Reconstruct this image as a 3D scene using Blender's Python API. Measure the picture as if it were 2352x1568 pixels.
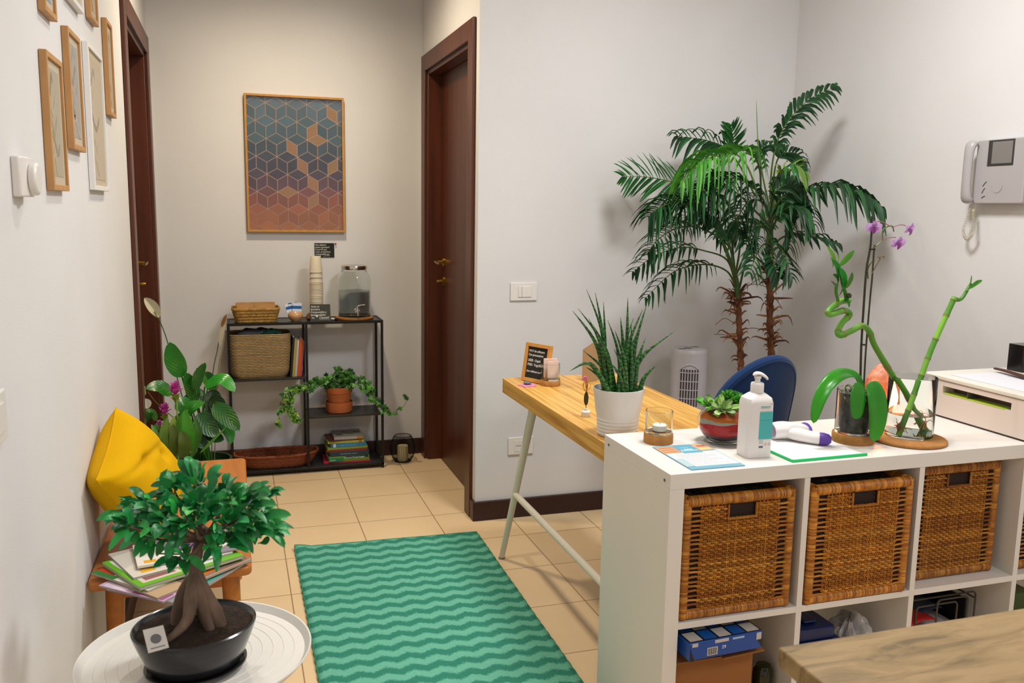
import bpy, bmesh, math, random
from mathutils import Vector, Matrix, Euler, noise
R = math.radians
C = bpy.context.scene.collection
scn = bpy.context.scene
for o in list(bpy.data.objects):
    bpy.data.objects.remove(o)

# ------------------------------------------------------------------ camera
CAMH = 1.376
F, YAW, PITCH, ROLL = 2000.0, .310706, .150078, -.0158946
_f = Vector((math.sin(YAW)*math.cos(PITCH), math.cos(YAW)*math.cos(PITCH), -math.sin(PITCH)))
_r = Vector((math.cos(YAW), -math.sin(YAW), 0)); _d = _f.cross(_r)
_rr = _r*math.cos(ROLL)+_d*math.sin(ROLL); _dd = _d*math.cos(ROLL)-_r*math.sin(ROLL)
cam = bpy.data.cameras.new('camera'); cam.sensor_width = 36; cam.lens = F*36/2352
cam.clip_start = .05
camo = bpy.data.objects.new('camera', cam); C.objects.link(camo)
M3 = Matrix((_rr, -_dd, -_f)).transposed()
camo.matrix_world = Matrix.Translation((0, 0, CAMH)) @ M3.to_4x4()
cam.dof.use_dof = True; cam.dof.focus_distance = 2.9; cam.dof.aperture_fstop = 8
scn.camera = camo
def ray(px, py):
    a, b = (px-1176)/F, (py-784)/F
    return _rr*a+_dd*b+_f
def PY(px, py, Y): r = ray(px, py); t = Y/r.y; return Vector((r.x*t, Y, CAMH+r.z*t))
def PX(px, py, X): r = ray(px, py); t = X/r.x; return Vector((X, r.y*t, CAMH+r.z*t))
def PZ(px, py, Z): r = ray(px, py); t = (Z-CAMH)/r.z; return Vector((r.x*t, r.y*t, Z))

# ------------------------------------------------------------------ world, lights, exposure
w = bpy.data.worlds.new('world'); scn.world = w; w.use_nodes = True
w.node_tree.nodes['Background'].inputs[0].default_value = (.97, .97, 1, 1)
w.node_tree.nodes['Background'].inputs[1].default_value = .50
def area(name, loc, power, col, size, rot=(0, 0, 0), sy=None):
    l = bpy.data.lights.new(name, 'AREA'); l.energy = power; l.color = col; l.size = size
    if sy: l.shape = 'RECTANGLE'; l.size_y = sy
    o = bpy.data.objects.new(name, l); C.objects.link(o); o.location = loc; o.rotation_euler = rot
    return o
def down(name, loc, power, col, cone, soft):
    l = bpy.data.lights.new(name, 'SPOT'); l.energy = power; l.color = col; l.spot_size = R(cone); l.spot_blend = 1; l.shadow_soft_size = soft
    o = bpy.data.objects.new(name, l); C.objects.link(o); o.location = loc
    return o
down('ceiling_light_corridor', (.30, 3.85, 2.74), 76, (1, .85, .62), 150, .06)
down('ceiling_light_desk', (.40, 2.40, 2.74), 34, (1, 1, .98), 112, .035)
area('ceiling_light_room', (1.38, 2.08, 2.72), 30, (1, 1, 1), .4)
area('ceiling_light_entrance', (1.6, -.5, 2.72), 24, (1, .985, .98), .7)
vs = scn.view_settings
vs.view_transform = 'Standard'; vs.look = 'None'; vs.gamma = 1; vs.exposure = .40
vs.use_curve_mapping = False

# ------------------------------------------------------------------ materials
def lin(h, k=1.0):
    h = h.lstrip('#'); v = [int(h[i:i+2], 16)/255 for i in (0, 2, 4)]
    return tuple((x/12.92 if x < .04045 else ((x+.055)/1.055)**2.4)*k for x in v)
MC = {}
def mat(name, col='#cccccc', rough=.5, metal=0, var=0, scale=20, bump=0, bscale=60, vc=False, trans=0, ior=1.45,
        emit=None, estr=0, translucent=0, coat=0, stretch=None, spec=.5, sheen=0, col2=None, wave=None):
    if name in MC: return MC[name]
    m = bpy.data.materials.new(name); m.use_nodes = True; MC[name] = m
    nt = m.node_tree; N = nt.nodes; L = nt.links
    b = N['Principled BSDF']
    c = lin(col) if isinstance(col, str) else col
    b.inputs['Base Color'].default_value = (*c, 1)
    b.inputs['Roughness'].default_value = rough; b.inputs['Metallic'].default_value = metal
    b.inputs['Specular IOR Level'].default_value = spec
    b.inputs['Coat Weight'].default_value = coat; b.inputs['Coat Roughness'].default_value = .08
    b.inputs['Transmission Weight'].default_value = trans; b.inputs['IOR'].default_value = ior
    if sheen: b.inputs['Sheen Weight'].default_value = sheen
    if emit: b.inputs['Emission Color'].default_value = (*lin(emit), 1); b.inputs['Emission Strength'].default_value = estr
    src = None
    def coords():
        tc = N.new('ShaderNodeTexCoord'); mp = N.new('ShaderNodeMapping'); L.new(tc.outputs['Object'], mp.inputs[0])
        if stretch: mp.inputs['Scale'].default_value = stretch
        return mp.outputs[0]
    if vc:
        a = N.new('ShaderNodeVertexColor'); a.layer_name = 'Col'; src = a.outputs[0]
    if var or col2:
        co = coords(); nz = N.new('ShaderNodeTexNoise'); nz.inputs['Scale'].default_value = scale; nz.inputs['Detail'].default_value = 6
        L.new(co, nz.inputs[0])
        if col2:
            mx = N.new('ShaderNodeMix'); mx.data_type = 'RGBA'
            mx.inputs[6].default_value = (*c, 1); mx.inputs[7].default_value = (*lin(col2), 1)
            rp = N.new('ShaderNodeMapRange'); rp.inputs[1].default_value = .35; rp.inputs[2].default_value = .65
            L.new(nz.outputs[0], rp.inputs[0]); L.new(rp.outputs[0], mx.inputs[0]); src = mx.outputs[2]
        else:
            hs = N.new('ShaderNodeHueSaturation'); mr = N.new('ShaderNodeMapRange')
            mr.inputs[1].default_value = .3; mr.inputs[2].default_value = .7; mr.inputs[3].default_value = 1-var; mr.inputs[4].default_value = 1+var
            L.new(nz.outputs[0], mr.inputs[0]); L.new(mr.outputs[0], hs.inputs['Value'])
            if src: L.new(src, hs.inputs['Color'])
            else: hs.inputs['Color'].default_value = (*c, 1)
            src = hs.outputs[0]
    if src: L.new(src, b.inputs['Base Color'])
    if bump:
        co = coords(); nz = N.new('ShaderNodeTexNoise'); nz.inputs['Scale'].default_value = bscale; nz.inputs['Detail'].default_value = 4
        L.new(co, nz.inputs[0]); bp = N.new('ShaderNodeBump'); bp.inputs['Strength'].default_value = bump; bp.inputs['Distance'].default_value = .01
        L.new(nz.outputs[0], bp.inputs['Height']); L.new(bp.outputs[0], b.inputs['Normal'])
    if translucent:
        t = N.new('ShaderNodeBsdfTranslucent'); mxs = N.new('ShaderNodeMixShader'); mxs.inputs[0].default_value = translucent
        if src: L.new(src, t.inputs[0])
        else: t.inputs[0].default_value = (*c, 1)
        out = N['Material Output']; L.new(b.outputs[0], mxs.inputs[1]); L.new(t.outputs[0], mxs.inputs[2]); L.new(mxs.outputs[0], out.inputs[0])
    return m
def mth(N, L, op, a, b=None, c=None):
    n = N.new('ShaderNodeMath'); n.operation = op
    for i, x in enumerate((a, b, c)):
        if x is None: continue
        if isinstance(x, (int, float)): n.inputs[i].default_value = x
        else: L.new(x, n.inputs[i])
    return n.outputs[0]

# ------------------------------------------------------------------ mesh builder
def root_off(p):
    while p is not None:
        if '_o' in p: return Vector(p['_o'])
        p = p.parent
    return None
class MB:
    def __init__(s): s.v = []; s.f = []; s.mi = []; s.c = []; s.uv = {}
    def add(s, vs, fs, mi=0, col=None):
        n = len(s.v); s.v += [Vector(v) for v in vs]
        for f in fs: s.f.append([i+n for i in f]); s.mi.append(mi); s.c.append(col)
        return n
    def obox(s, c, size, M=None, mi=0, col=None):
        a, b, d = size[0]/2, size[1]/2, size[2]/2
        vs = [Vector((x, y, z)) for z in (-d, d) for y in (-b, b) for x in (-a, a)]
        if M is not None: vs = [M @ v for v in vs]
        s.add([v+Vector(c) for v in vs], [(0, 2, 3, 1), (4, 5, 7, 6), (0, 1, 5, 4), (2, 6, 7, 3), (0, 4, 6, 2), (1, 3, 7, 5)], mi, col)
    def box(s, x0, x1, y0, y1, z0, z1, mi=0, col=None):
        s.obox(((x0+x1)/2, (y0+y1)/2, (z0+z1)/2), (x1-x0, y1-y0, z1-z0), None, mi, col)
    def tube(s, pts, r, n=8, mi=0, cap=True, closed=False, col=None, flat=1.0):
        pts = [Vector(p) for p in pts]; k = len(pts)
        rs = r if isinstance(r, (list, tuple)) else [r]*k
        vs = []; ref = None
        for i in range(k):
            if closed: t = pts[(i+1) % k]-pts[i-1]
            else: t = pts[min(i+1, k-1)]-pts[max(i-1, 0)]
            if t.length < 1e-9: t = Vector((0, 0, 1))
            t.normalize()
            if ref is None:
                ref = Vector((0, 0, 1)) if abs(t.z) < .9 else Vector((1, 0, 0))
            a = ref-t*ref.dot(t)
            if a.length < 1e-6: a = Vector((0, 1, 0))-t*t.y
            a.normalize(); b = t.cross(a); ref = a
            for j in range(n):
                an = 2*math.pi*j/n; vs.append(pts[i]+a*math.cos(an)*rs[i]*flat+b*math.sin(an)*rs[i])
        fs = []
        m = k if closed else k-1
        for i in range(m):
            for j in range(n):
                i2 = (i+1) % k
                fs.append((i*n+j, i*n+(j+1) % n, i2*n+(j+1) % n, i2*n+j))
        if cap and not closed:
            fs.append(tuple(range(n-1, -1, -1))); fs.append(tuple((k-1)*n+j for j in range(n)))
        s.add(vs, fs, mi, col)
    def lathe(s, prof, c=(0, 0, 0), n=32, mi=0, sx=1, sy=1, col=None, M=None, ripple=None):
        c = Vector(c); vs = []
        for (r, z) in prof:
            for j in range(n):
                an = 2*math.pi*j/n
                v = Vector((r*math.cos(an)*sx, r*math.sin(an)*sy, z))
                if ripple: v = ripple(v, an)
                if M is not None: v = M @ v
                vs.append(v+c)
        fs = [(i*n+j, i*n+(j+1) % n, (i+1)*n+(j+1) % n, (i+1)*n+j) for i in range(len(prof)-1) for j in range(n)]
        if prof[0][0] > 1e-6: fs.append(tuple(range(n-1, -1, -1)))
        if prof[-1][0] > 1e-6: fs.append(tuple((len(prof)-1)*n+j for j in range(n)))
        s.add(vs, fs, mi, col)
    def ell(s, c, r, n=10, m=6, mi=0, col=None, M=None):
        rx, ry, rz = (r, r, r) if isinstance(r, (int, float)) else r
        vs = []; c = Vector(c)
        for i in range(m+1):
            th = math.pi*i/m
            for j in range(n):
                an = 2*math.pi*j/n
                v = Vector((rx*math.sin(th)*math.cos(an), ry*math.sin(th)*math.sin(an), -rz*math.cos(th)))
                if M is not None: v = M @ v
                vs.append(v+c)
        s.add(vs, [(i*n+j, i*n+(j+1) % n, (i+1)*n+(j+1) % n, (i+1)*n+j) for i in range(m) for j in range(n)], mi, col)
    def prism(s, pts, z0, z1, mi=0, col=None, M=None, off=(0, 0, 0)):
        n = len(pts); off = Vector(off)
        vs = [Vector((x, y, z0)) for x, y in pts]+[Vector((x, y, z1)) for x, y in pts]
        if M is not None: vs = [M @ v for v in vs]
        vs = [v+off for v in vs]
        s.add(vs, [tuple(range(n-1, -1, -1)), tuple(range(n, 2*n))]+[(i, (i+1) % n, n+(i+1) % n, n+i) for i in range(n)], mi, col)
    def grid(s, fn, nu, nv, mi=0, col=None, wu=False, uv=False):
        vs = []; n0 = len(s.v)
        for i in range(nu+1):
            for j in range(nv+1):
                vs.append(fn(i/nu, j/nv))
                if uv: s.uv[n0+len(vs)-1] = (i/nu, j/nv)
        s.add(vs, [(i*(nv+1)+j, (i+1)*(nv+1)+j, (i+1)*(nv+1)+j+1, i*(nv+1)+j+1) for i in range(nu) for j in range(nv)], mi, col)
    def blade(s, path, wfn, nrm, fold=.15, mi=0, col=None, nc=2, seg=None, uv=False):
        """a leaf along path; wfn(t)->half width; nrm = face normal hint; fold raises the edges"""
        path = [Vector(p) for p in path]
        if seg: path = spline(path, seg)
        k = len(path); vs = []; n0 = len(s.v); nrm = Vector(nrm)
        for i, p in enumerate(path):
            t = (path[min(i+1, k-1)]-path[max(i-1, 0)]).normalized()
            sd = t.cross(nrm)
            if sd.length < 1e-4: sd = t.cross(Vector((.3, .2, .9)))
            sd.normalize(); nn = sd.cross(t)
            wd = wfn(i/(k-1))
            for j in range(-nc//2, nc//2+1):
                q = j/(nc/2)
                vs.append(p+sd*wd*q+nn*abs(q)*fold*wd)
                if uv: s.uv[n0+len(vs)-1] = (i/(k-1), (q+1)/2)
        m = nc+1
        s.add(vs, [(i*m+j, i*m+j+1, (i+1)*m+j+1, (i+1)*m+j) for i in range(k-1) for j in range(nc)], mi, col)
    def build(s, name, mats, parent=None, bevel=0, smooth=35, seg=2, solid=0, subsurf=0):
        me = bpy.data.meshes.new(name)
        off = root_off(parent)
        me.from_pydata([v-off if off is not None else v for v in s.v], [], s.f)
        if not isinstance(mats, (list, tuple)): mats = [mats]
        for m in mats: me.materials.append(m)
        me.polygons.foreach_set('material_index', s.mi)
        if any(c is not None for c in s.c):
            ca = me.color_attributes.new('Col', 'FLOAT_COLOR', 'CORNER')
            for p in me.polygons:
                c = s.c[p.index]
                c = (.5, .5, .5) if c is None else (lin(c) if isinstance(c, str) else c)
                for li in p.loop_indices: ca.data[li].color = (*c, 1)
        if s.uv:
            ul = me.uv_layers.new(name='UVMap')
            for l in me.loops: ul.data[l.index].uv = s.uv.get(l.vertex_index, (0, 0))
        me.update()
        if smooth:
            me.shade_smooth(); me.set_sharp_from_angle(angle=R(smooth))
        o = bpy.data.objects.new(name, me); C.objects.link(o)
        if parent is not None: o.parent = parent
        if bevel:
            b = o.modifiers.new('bevel', 'BEVEL'); b.width = bevel; b.segments = seg; b.limit_method = 'ANGLE'; b.angle_limit = R(40)
        if solid:
            b = o.modifiers.new('solid', 'SOLIDIFY'); b.thickness = solid; b.offset = 0
        if subsurf:
            b = o.modifiers.new('sub', 'SUBSURF'); b.levels = subsurf; b.render_levels = subsurf
        return o
def spline(pts, n):
    pts = [Vector(p) for p in pts]; k = len(pts)
    if k == 2: return [pts[0].lerp(pts[1], i/(n-1)) for i in range(n)]
    out = []
    for i in range(n):
        t = i/(n-1)*(k-1); a = min(int(t), k-2); u = t-a
        p0, p1, p2, p3 = pts[max(a-1, 0)], pts[a], pts[a+1], pts[min(a+2, k-1)]
        out.append(.5*((2*p1)+(p2-p0)*u+(2*p0-5*p1+4*p2-p3)*u*u+(3*p1-p0-3*p2+p3)*u**3))
    return out
def tag(o, label, cat, group=None, kind=None):
    if label: o['label'] = label
    if cat: o['category'] = cat
    if group: o['group'] = group
    if kind: o['kind'] = kind
    return o
def thing(name, label, cat, loc=(0, 0, 0), rz=0, group=None, world=False):
    """Empty at the base; world=True: part meshes are given in world coordinates and moved by -loc"""
    o = bpy.data.objects.new(name, None); C.objects.link(o); o.empty_display_size = .02
    o.location = loc; o.rotation_euler = (0, 0, rz)
    if world: o['_o'] = tuple(loc)
    return tag(o, label, cat, group)
def single(mb, name, mats, label, cat, loc=(0, 0, 0), rz=0, group=None, **k):
    o = mb.build(name, mats, None, **k); o.location = loc; o.rotation_euler = (0, 0, rz)
    return tag(o, label, cat, group)
def copy_tree(o, parent=None):
    c = o.copy(); C.objects.link(c); c.parent = parent
    for ch in list(o.children): copy_tree(ch, c)
    return c
def text(name, body, size, m, parent, loc, rot, ext=.0003, align='LEFT', sx=1, shear=0, space=1):
    cu = bpy.data.curves.new(name, 'FONT'); cu.body = body; cu.size = size; cu.extrude = ext; cu.align_x = align
    cu.shear = shear; cu.space_line = space; cu.resolution_u = 3
    t = bpy.data.objects.new(name+'_c', cu); C.objects.link(t)
    dg = bpy.context.evaluated_depsgraph_get(); me = bpy.data.meshes.new_from_object(t.evaluated_get(dg))
    bpy.data.objects.remove(t)
    o = bpy.data.objects.new(name, me); C.objects.link(o); me.materials.clear(); me.materials.append(m)
    if parent is not None:
        o.parent = parent
        if root_off(parent) is not None: loc = Vector(loc)-root_off(parent)
    o.location = loc; o.rotation_euler = rot; o.scale = (sx, 1, 1)
    return o
def struct(mb, name, m, parent=None, **k):
    o = mb.build(name, m, parent, **k)
    if parent is None: o['kind'] = 'structure'
    return o
def sempty(name, loc):
    o = bpy.data.objects.new(name, None); C.objects.link(o); o['kind'] = 'structure'; o.location = loc; o['_o'] = tuple(loc); o.empty_display_size = .02
    return o

wall_m = mat('wall_paint', '#d6d4d3', .85, var=.02, scale=3, bump=.05, bscale=250)
ceil_m = mat('ceiling_paint', '#e2ded6', .9)
door_m = mat('mahogany', '#5a2b17', .36, col2='#46200f', scale=4, stretch=(6, 6, .35), bump=.02, bscale=30)
base_m = mat('dark_skirting', '#301816', .4, var=.1, scale=5)
brass = mat('brass', '#b08a3a', .25, 1)
white_pl = mat('white_plastic', '#dedad4', .35)
dark_pl = mat('dark_plastic', '#161616', .4)
pine = mat('oak_frame', '#b98a56', .5, var=.12, scale=8, stretch=(4, 4, 1))
chrome = mat('chrome', '#c9c5bd', .18, 1)
black_metal = mat('black_metal', '#15120f', .45, .3)
# glass without tint
def glassmat(name, col=(1, 1, 1), rough=0):
    m = bpy.data.materials.new(name); m.use_nodes = True; nt = m.node_tree; nt.nodes.clear()
    g = nt.nodes.new('ShaderNodeBsdfGlass'); g.inputs[0].default_value = (*col, 1); g.inputs['IOR'].default_value = 1.25 if name != 'water' else 1.13; g.inputs['Roughness'].default_value = rough
    o = nt.nodes.new('ShaderNodeOutputMaterial'); nt.links.new(g.outputs[0], o.inputs[0]); return m
glass = glassmat('clear_glass', (.97, .985, .98))
water = glassmat('water', (.95, .97, .96))
cork = mat('cork', '#a9743a', .8, var=.15, scale=60, bump=.2, bscale=150)
paper = mat('paper_white', '#e9e6e4', .8)
vcm = mat('printed_card', vc=True, rough=.45)
vcr = mat('painted_matte', vc=True, rough=.75)
ink = mat('dark_ink', '#2a2a2e', .7)
chalk = mat('chalk_white', '#e6e2da', .9)
board = mat('chalkboard', '#1d1d1a', .8, var=.3, scale=12)
soil = mat('potting_soil', '#2b1c12', .95, var=.5, scale=60, bump=.8, bscale=120)
leafm = mat('leaf_glossy', vc=True, rough=.38, translucent=.12, var=.12, scale=14)
leafs = mat('leaf_soft', vc=True, rough=.5, translucent=.22, var=.1, scale=30)
stemm = mat('stem_green', vc=True, rough=.5)

# ------------------------------------------------------------------ room shell
XL, XR, YB, YP, XW, ZC = -.372, .995, 4.74, 3.60, 2.52, 2.78
Y0 = -1.5
# floor tiles
fm = bpy.data.materials.new('floor_tiles'); fm.use_nodes = True; nt = fm.node_tree; N = nt.nodes; L = nt.links
tc = N.new('ShaderNodeTexCoord'); sep = N.new('ShaderNodeSeparateXYZ'); L.new(tc.outputs['Object'], sep.inputs[0])
def edge(ax, o0):
    u = mth(N, L, 'DIVIDE', mth(N, L, 'SUBTRACT', sep.outputs[ax], o0), .333)
    fr = mth(N, L, 'FRACT', mth(N, L, 'ADD', u, 100)); d = mth(N, L, 'ABSOLUTE', mth(N, L, 'SUBTRACT', fr, .5))
    return mth(N, L, 'GREATER_THAN', d, .4935), mth(N, L, 'FLOOR', mth(N, L, 'ADD', u, 100))
ex, ix = edge(0, .162); ey, iy = edge(1, 4.045)
gr = mth(N, L, 'MAXIMUM', ex, ey)
cb = N.new('ShaderNodeCombineXYZ'); L.new(ix, cb.inputs[0]); L.new(iy, cb.inputs[1])
wn = N.new('ShaderNodeTexWhiteNoise'); L.new(cb.outputs[0], wn.inputs[0])
nz = N.new('ShaderNodeTexNoise'); nz.inputs['Scale'].default_value = 4; nz.inputs['Detail'].default_value = 7; nz.inputs['Roughness'].default_value = .65
L.new(tc.outputs['Object'], nz.inputs[0])
mx = N.new('ShaderNodeMix'); mx.data_type = 'RGBA'; mx.inputs[6].default_value = (*lin('#dcbc90'), 1); mx.inputs[7].default_value = (*lin('#e9cea4'), 1)
fac = mth(N, L, 'ADD', mth(N, L, 'MULTIPLY', nz.outputs[0], .9), mth(N, L, 'MULTIPLY', wn.outputs[0], .25)); L.new(fac, mx.inputs[0])
mg = N.new('ShaderNodeMix'); mg.data_type = 'RGBA'; L.new(gr, mg.inputs[0]); L.new(mx.outputs[2], mg.inputs[6]); mg.inputs[7].default_value = (*lin('#a08058'), 1)
b = N['Principled BSDF']; L.new(mg.outputs[2], b.inputs[0]); b.inputs['Roughness'].default_value = .38
bp = N.new('ShaderNodeBump'); bp.inputs['Strength'].default_value = .3; bp.inputs['Distance'].default_value = .003; bp.invert = True
L.new(gr, bp.inputs['Height']); L.new(bp.outputs[0], b.inputs['Normal'])
m = MB(); m.box(-1.0, 2.8, Y0, 5.0, -.08, 0); struct(m, 'floor', fm)
m = MB(); m.box(-1.0, 2.8, Y0, 5.0, ZC, ZC+.08); struct(m, 'ceiling', ceil_m)
DY0, DY1, DZ = 3.73, 4.615, 2.085
m = MB()
m.box(XL-.12, XL, Y0, DY0, 0, ZC); m.box(XL-.12, XL, DY1, YB+.1, 0, ZC); m.box(XL-.12, XL, DY0, DY1, DZ, ZC)
struct(m, 'wall_left', wall_m)
m = MB(); m.box(XL, XR, YB, YB+.1, 0, ZC); struct(m, 'wall_far', wall_m)
m = MB()
m.box(XR, XR+.12, YP, DY0, 0, ZC); m.box(XR, XR+.12, DY1, YB+.1, 0, ZC); m.box(XR, XR+.12, DY0, DY1, DZ, ZC)
struct(m, 'wall_corridor', wall_m)
m = MB(); m.box(XR+.12, XW+.1, YP, YP+.12, 0, ZC); struct(m, 'wall_partition', wall_m)
m = MB(); m.box(XW, XW+.1, Y0, YP, 0, ZC); struct(m, 'wall_right', wall_m)
# skirting
m = MB(); m.box(XL+.001, XR-.001, YB-.014, YB, 0, .088); struct(m, 'baseboard_far', base_m, bevel=.002)
m = MB(); m.box(XR-.013, XW-.001, YP-.014, YP, 0, .088); struct(m, 'baseboard_partition', base_m, bevel=.002)
m = MB(); m.box(XR-.013, XR, YP, DY0-.085, 0, .088); struct(m, 'baseboard_corridor', base_m, bevel=.002)
m = MB(); m.box(XW-.014, XW, Y0, YP-.015, 0, .088); struct(m, 'baseboard_right', base_m, bevel=.002)
m = MB(); m.box(XL, XL+.014, Y0, DY0-.085, 0, .088); struct(m, 'baseboard_left', base_m, bevel=.002)
def door(name, X, sgn):
    """sgn=+1: door in the wall on the +X side of the corridor"""
    root = sempty(name, (X, (DY0+DY1)/2, 0))
    cw, ct = .082, .016
    fx0, fx1 = sorted((X, X-sgn*ct))
    m = MB()
    m.box(fx0, fx1, DY0-cw, DY0+.002, 0, DZ+cw); m.box(fx0, fx1, DY1-.002, DY1+cw, 0, DZ+cw); m.box(fx0, fx1, DY0, DY1, DZ-.002, DZ+cw)
    m.build('door_frame', door_m, root, bevel=.003)
    jx0, jx1 = sorted((X, X+sgn*.119))
    m = MB(); m.box(jx0, jx1, DY0, DY0+.022, 0, DZ); m.box(jx0, jx1, DY1-.022, DY1, 0, DZ); m.box(jx0, jx1, DY0+.022, DY1-.022, DZ-.022, DZ)
    m.build('jamb', door_m, root, bevel=.002)
    lx0, lx1 = sorted((X+sgn*.072, X+sgn*.115))
    m = MB(); m.box(lx0, lx1, DY0+.023, DY1-.023, .008, DZ-.023)
    leaf = m.build('door_panel', door_m, root, bevel=.002)
    xf = X+sgn*.072; hy = DY1-.085
    m = MB()
    Mx = Matrix.Rotation(R(90)*(-sgn), 3, 'Y')
    m.lathe([(0, 0), (.026, 0), (.026, .005), (.021, .009), (.011, .012), (.010, .05), (0, .052)], (xf, hy, 1.095), 20, M=Mx)
    hx = xf-sgn*.046
    m.tube(spline([(hx, hy+.008, 1.095), (hx-sgn*.004, hy-.03, 1.099), (hx-sgn*.002, hy-.075, 1.094), (hx, hy-.115, 1.098)], 12), [.009]*4+[.0085]*5+[.008]*3, 10)
    h = m.build('handle', brass, leaf)
    m = MB(); m.lathe([(0, 0), (.026, 0), (.026, .005), (.022, .009), (0, .010)], (xf, hy, .995), 20, M=Mx)
    m.lathe([(0, 0), (.009, 0), (.009, .016), (.006, .03), (0, .03)], (xf-sgn*.009, hy, .995), 12, M=Mx)
    m.build('lock_rosette', brass, leaf)
    return root
door('door_1', XR, 1)
door('door_2', XL, -1)

# ================================================================== corridor: picture, note, shelf unit and what stands on it
rnd = random.Random(7)
def frame_mesh(m, x0, x1, z0, z1, y, w, d, mi=0):
    """picture frame in an XZ plane, wall side at y, front at y-d"""
    o = [(x0, z0), (x1, z0), (x1, z1), (x0, z1)]; i = [(x0+w, z0+w), (x1-w, z0+w), (x1-w, z1-w), (x0+w, z1-w)]
    vs = [Vector((a, yy, b)) for yy in (y, y-d) for a, b in o+i]
    fs = []
    for k in range(4):
        j = (k+1) % 4
        fs += [(8+k, 8+j, 12+j, 12+k), (k, 4+k, 4+j, j), (k, j, 8+j, 8+k), (4+k, 12+k, 12+j, 4+j)]
    m.add(vs, fs, mi)
# large framed print: tumbling rhombus cubes fading from teal to copper
t = thing('framed_print', 'large framed print of blue and copper rhombus cubes on the corridor end wall', 'picture', (.325, YB, 1.59), world=True)
px0, px1, pz0, pz1 = .076, .574, 1.242, 1.936
m = MB(); frame_mesh(m, px0, px1, pz0, pz1, YB-.002, .011, .024); m.build('frame', mat('light_oak', '#b8843c', .45, var=.12, scale=10, stretch=(4, 4, 2)), t, bevel=.0012)
m = MB()
a0, a1, b0, b1 = px0+.0105, px1-.0105, pz0+.0105, pz1-.0105
yb = YB-.008
m.add([(a0, yb, b0), (a1, yb, b0), (a1, yb, b1), (a0, yb, b1)], [(0, 1, 2, 3)], 0, '#cda284')
def grad(z, x, j):
    u = (z-b0)/(b1-b0)
    st = [(0, '#c07430'), (.14, '#b3642e'), (.24, '#9c5236'), (.33, '#70434a'), (.44, '#443d4c'), (.58, '#3c444f'), (.7, '#44626a'), (.82, '#4f6e7a'), (1, '#667884')]
    for k in range(len(st)-1):
        if u <= st[k+1][0]: break
    q = max(0, min(1, (u-st[k][0])/(st[k+1][0]-st[k][0])))
    A, B = lin(st[k][1]), lin(st[k+1][1])
    return tuple((A[i]*(1-q)+B[i]*q)*(1+j) for i in range(3))
def clip(poly):
    for ax, lim, sg in ((0, a0, 1), (0, a1, -1), (1, b0, 1), (1, b1, -1)):
        out = []
        for i in range(len(poly)):
            p, q = poly[i], poly[(i+1) % len(poly)]
            ip, iq = (p[ax]-lim)*sg >= 0, (q[ax]-lim)*sg >= 0
            if ip: out.append(p)
            if ip != iq:
                tt = (lim-p[ax])/(q[ax]-p[ax]); out.append((p[0]+(q[0]-p[0])*tt, p[1]+(q[1]-p[1])*tt))
        poly = out
        if len(poly) < 3: return []
    return poly
sE = .0595; hw = sE*math.cos(R(30)); gold = {(4, 7, 1), (3, 6, 2), (2, 5, 1), (3, 5, 0), (3, 4, 1), (4, 4, 2), (3, 3, 1), (4, 8, 0), (3, 2, 2), (2, 2, 0), (5, 3, 0)}
for rr in range(-1, 10):
    for q in range(-1, 7):
        cx = a0+q*2*hw+(hw if rr % 2 else 0)-.01; cz = b0+rr*1.5*sE-.012
        hx = [(cx, cz+sE), (cx-hw, cz+sE/2), (cx-hw, cz-sE/2), (cx, cz-sE), (cx+hw, cz-sE/2), (cx+hw, cz+sE/2)]
        ce = (cx, cz)
        for k, rh in enumerate(([hx[0], hx[1], ce, hx[5]], [hx[1], hx[2], hx[3], ce], [ce, hx[3], hx[4], hx[5]])):
            mx_, mz_ = sum(p[0] for p in rh)/4, sum(p[1] for p in rh)/4
            fade = .985 if (mz_-b0) < .10 and mx_ < a0+.17 else (.955 if (mz_-b0) < .13 else .935)
            rh = [(mx_+(p[0]-mx_)*fade, mz_+(p[1]-mz_)*fade) for p in rh]
            pl = clip(rh)
            if pl:
                col = grad(mz_, mx_, rnd.uniform(-.18, .18)+(.08, -.1, 0)[k])
                if (q, rr, k) in gold: col = tuple(c*(1+rnd.uniform(-.1, .1)) for c in lin('#b5834e'))
                m.add([(x, yb-.0004, z) for x, z in pl], [tuple(range(len(pl)))], 0, col)
m.build('print', mat('print_ink', vc=True, rough=.5), t, smooth=0)
m = MB(); m.box(a0, a1, YB-.0145, YB-.0125, b0, b1)
gp = mat('picture_glazing', '#ffffff', .03, trans=1, ior=1.45); m.build('glazing', gp, t, smooth=0)

# chalk note and pin
n0 = PY(722, 558, YB-.002); n1 = PY(768, 591, YB-.002)
t = thing('wall_note', 'small black note with white handwriting pinned below the framed print', 'note', (n0.x, YB-.001, n1.z), world=True)
m = MB(); m.box(n0.x, n1.x, YB-.003, YB-.001, n1.z, n0.z); cd_ = m.build('card', board, t)
for i, s in enumerate(('Non abbiamo', 'essere operatori!', 'Si sacri & tuoi', 'come un bicchiere', 'compostabile qui')):
    text('writing', s, .0125, chalk, cd_, (n0.x+.003, YB-.0035, n0.z-.0135-i*.0122), (R(90), 0, 0), sx=.86, shear=.15)
m = MB(); m.tube([(n0.x+.045, YB-.0035, n1.z+.006), (n0.x+.065, YB-.0035, n1.z+.009), (n0.x+.082, YB-.0035, n1.z+.009)], .0006, 4); m.ell((n0.x+.03, YB-.0035, n1.z+.007), (.003, .0006, .003)); m.build('underline', chalk, cd_)
pp = PY(770.5, 559.5, YB)
m = MB(); m.lathe([(0, 0), (.0045, 0), (.0035, .004), (.0028, .008), (.0045, .011), (0, .012)], (0, 0, 0), 12, M=Matrix.Rotation(R(90), 3, 'X'))
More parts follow.
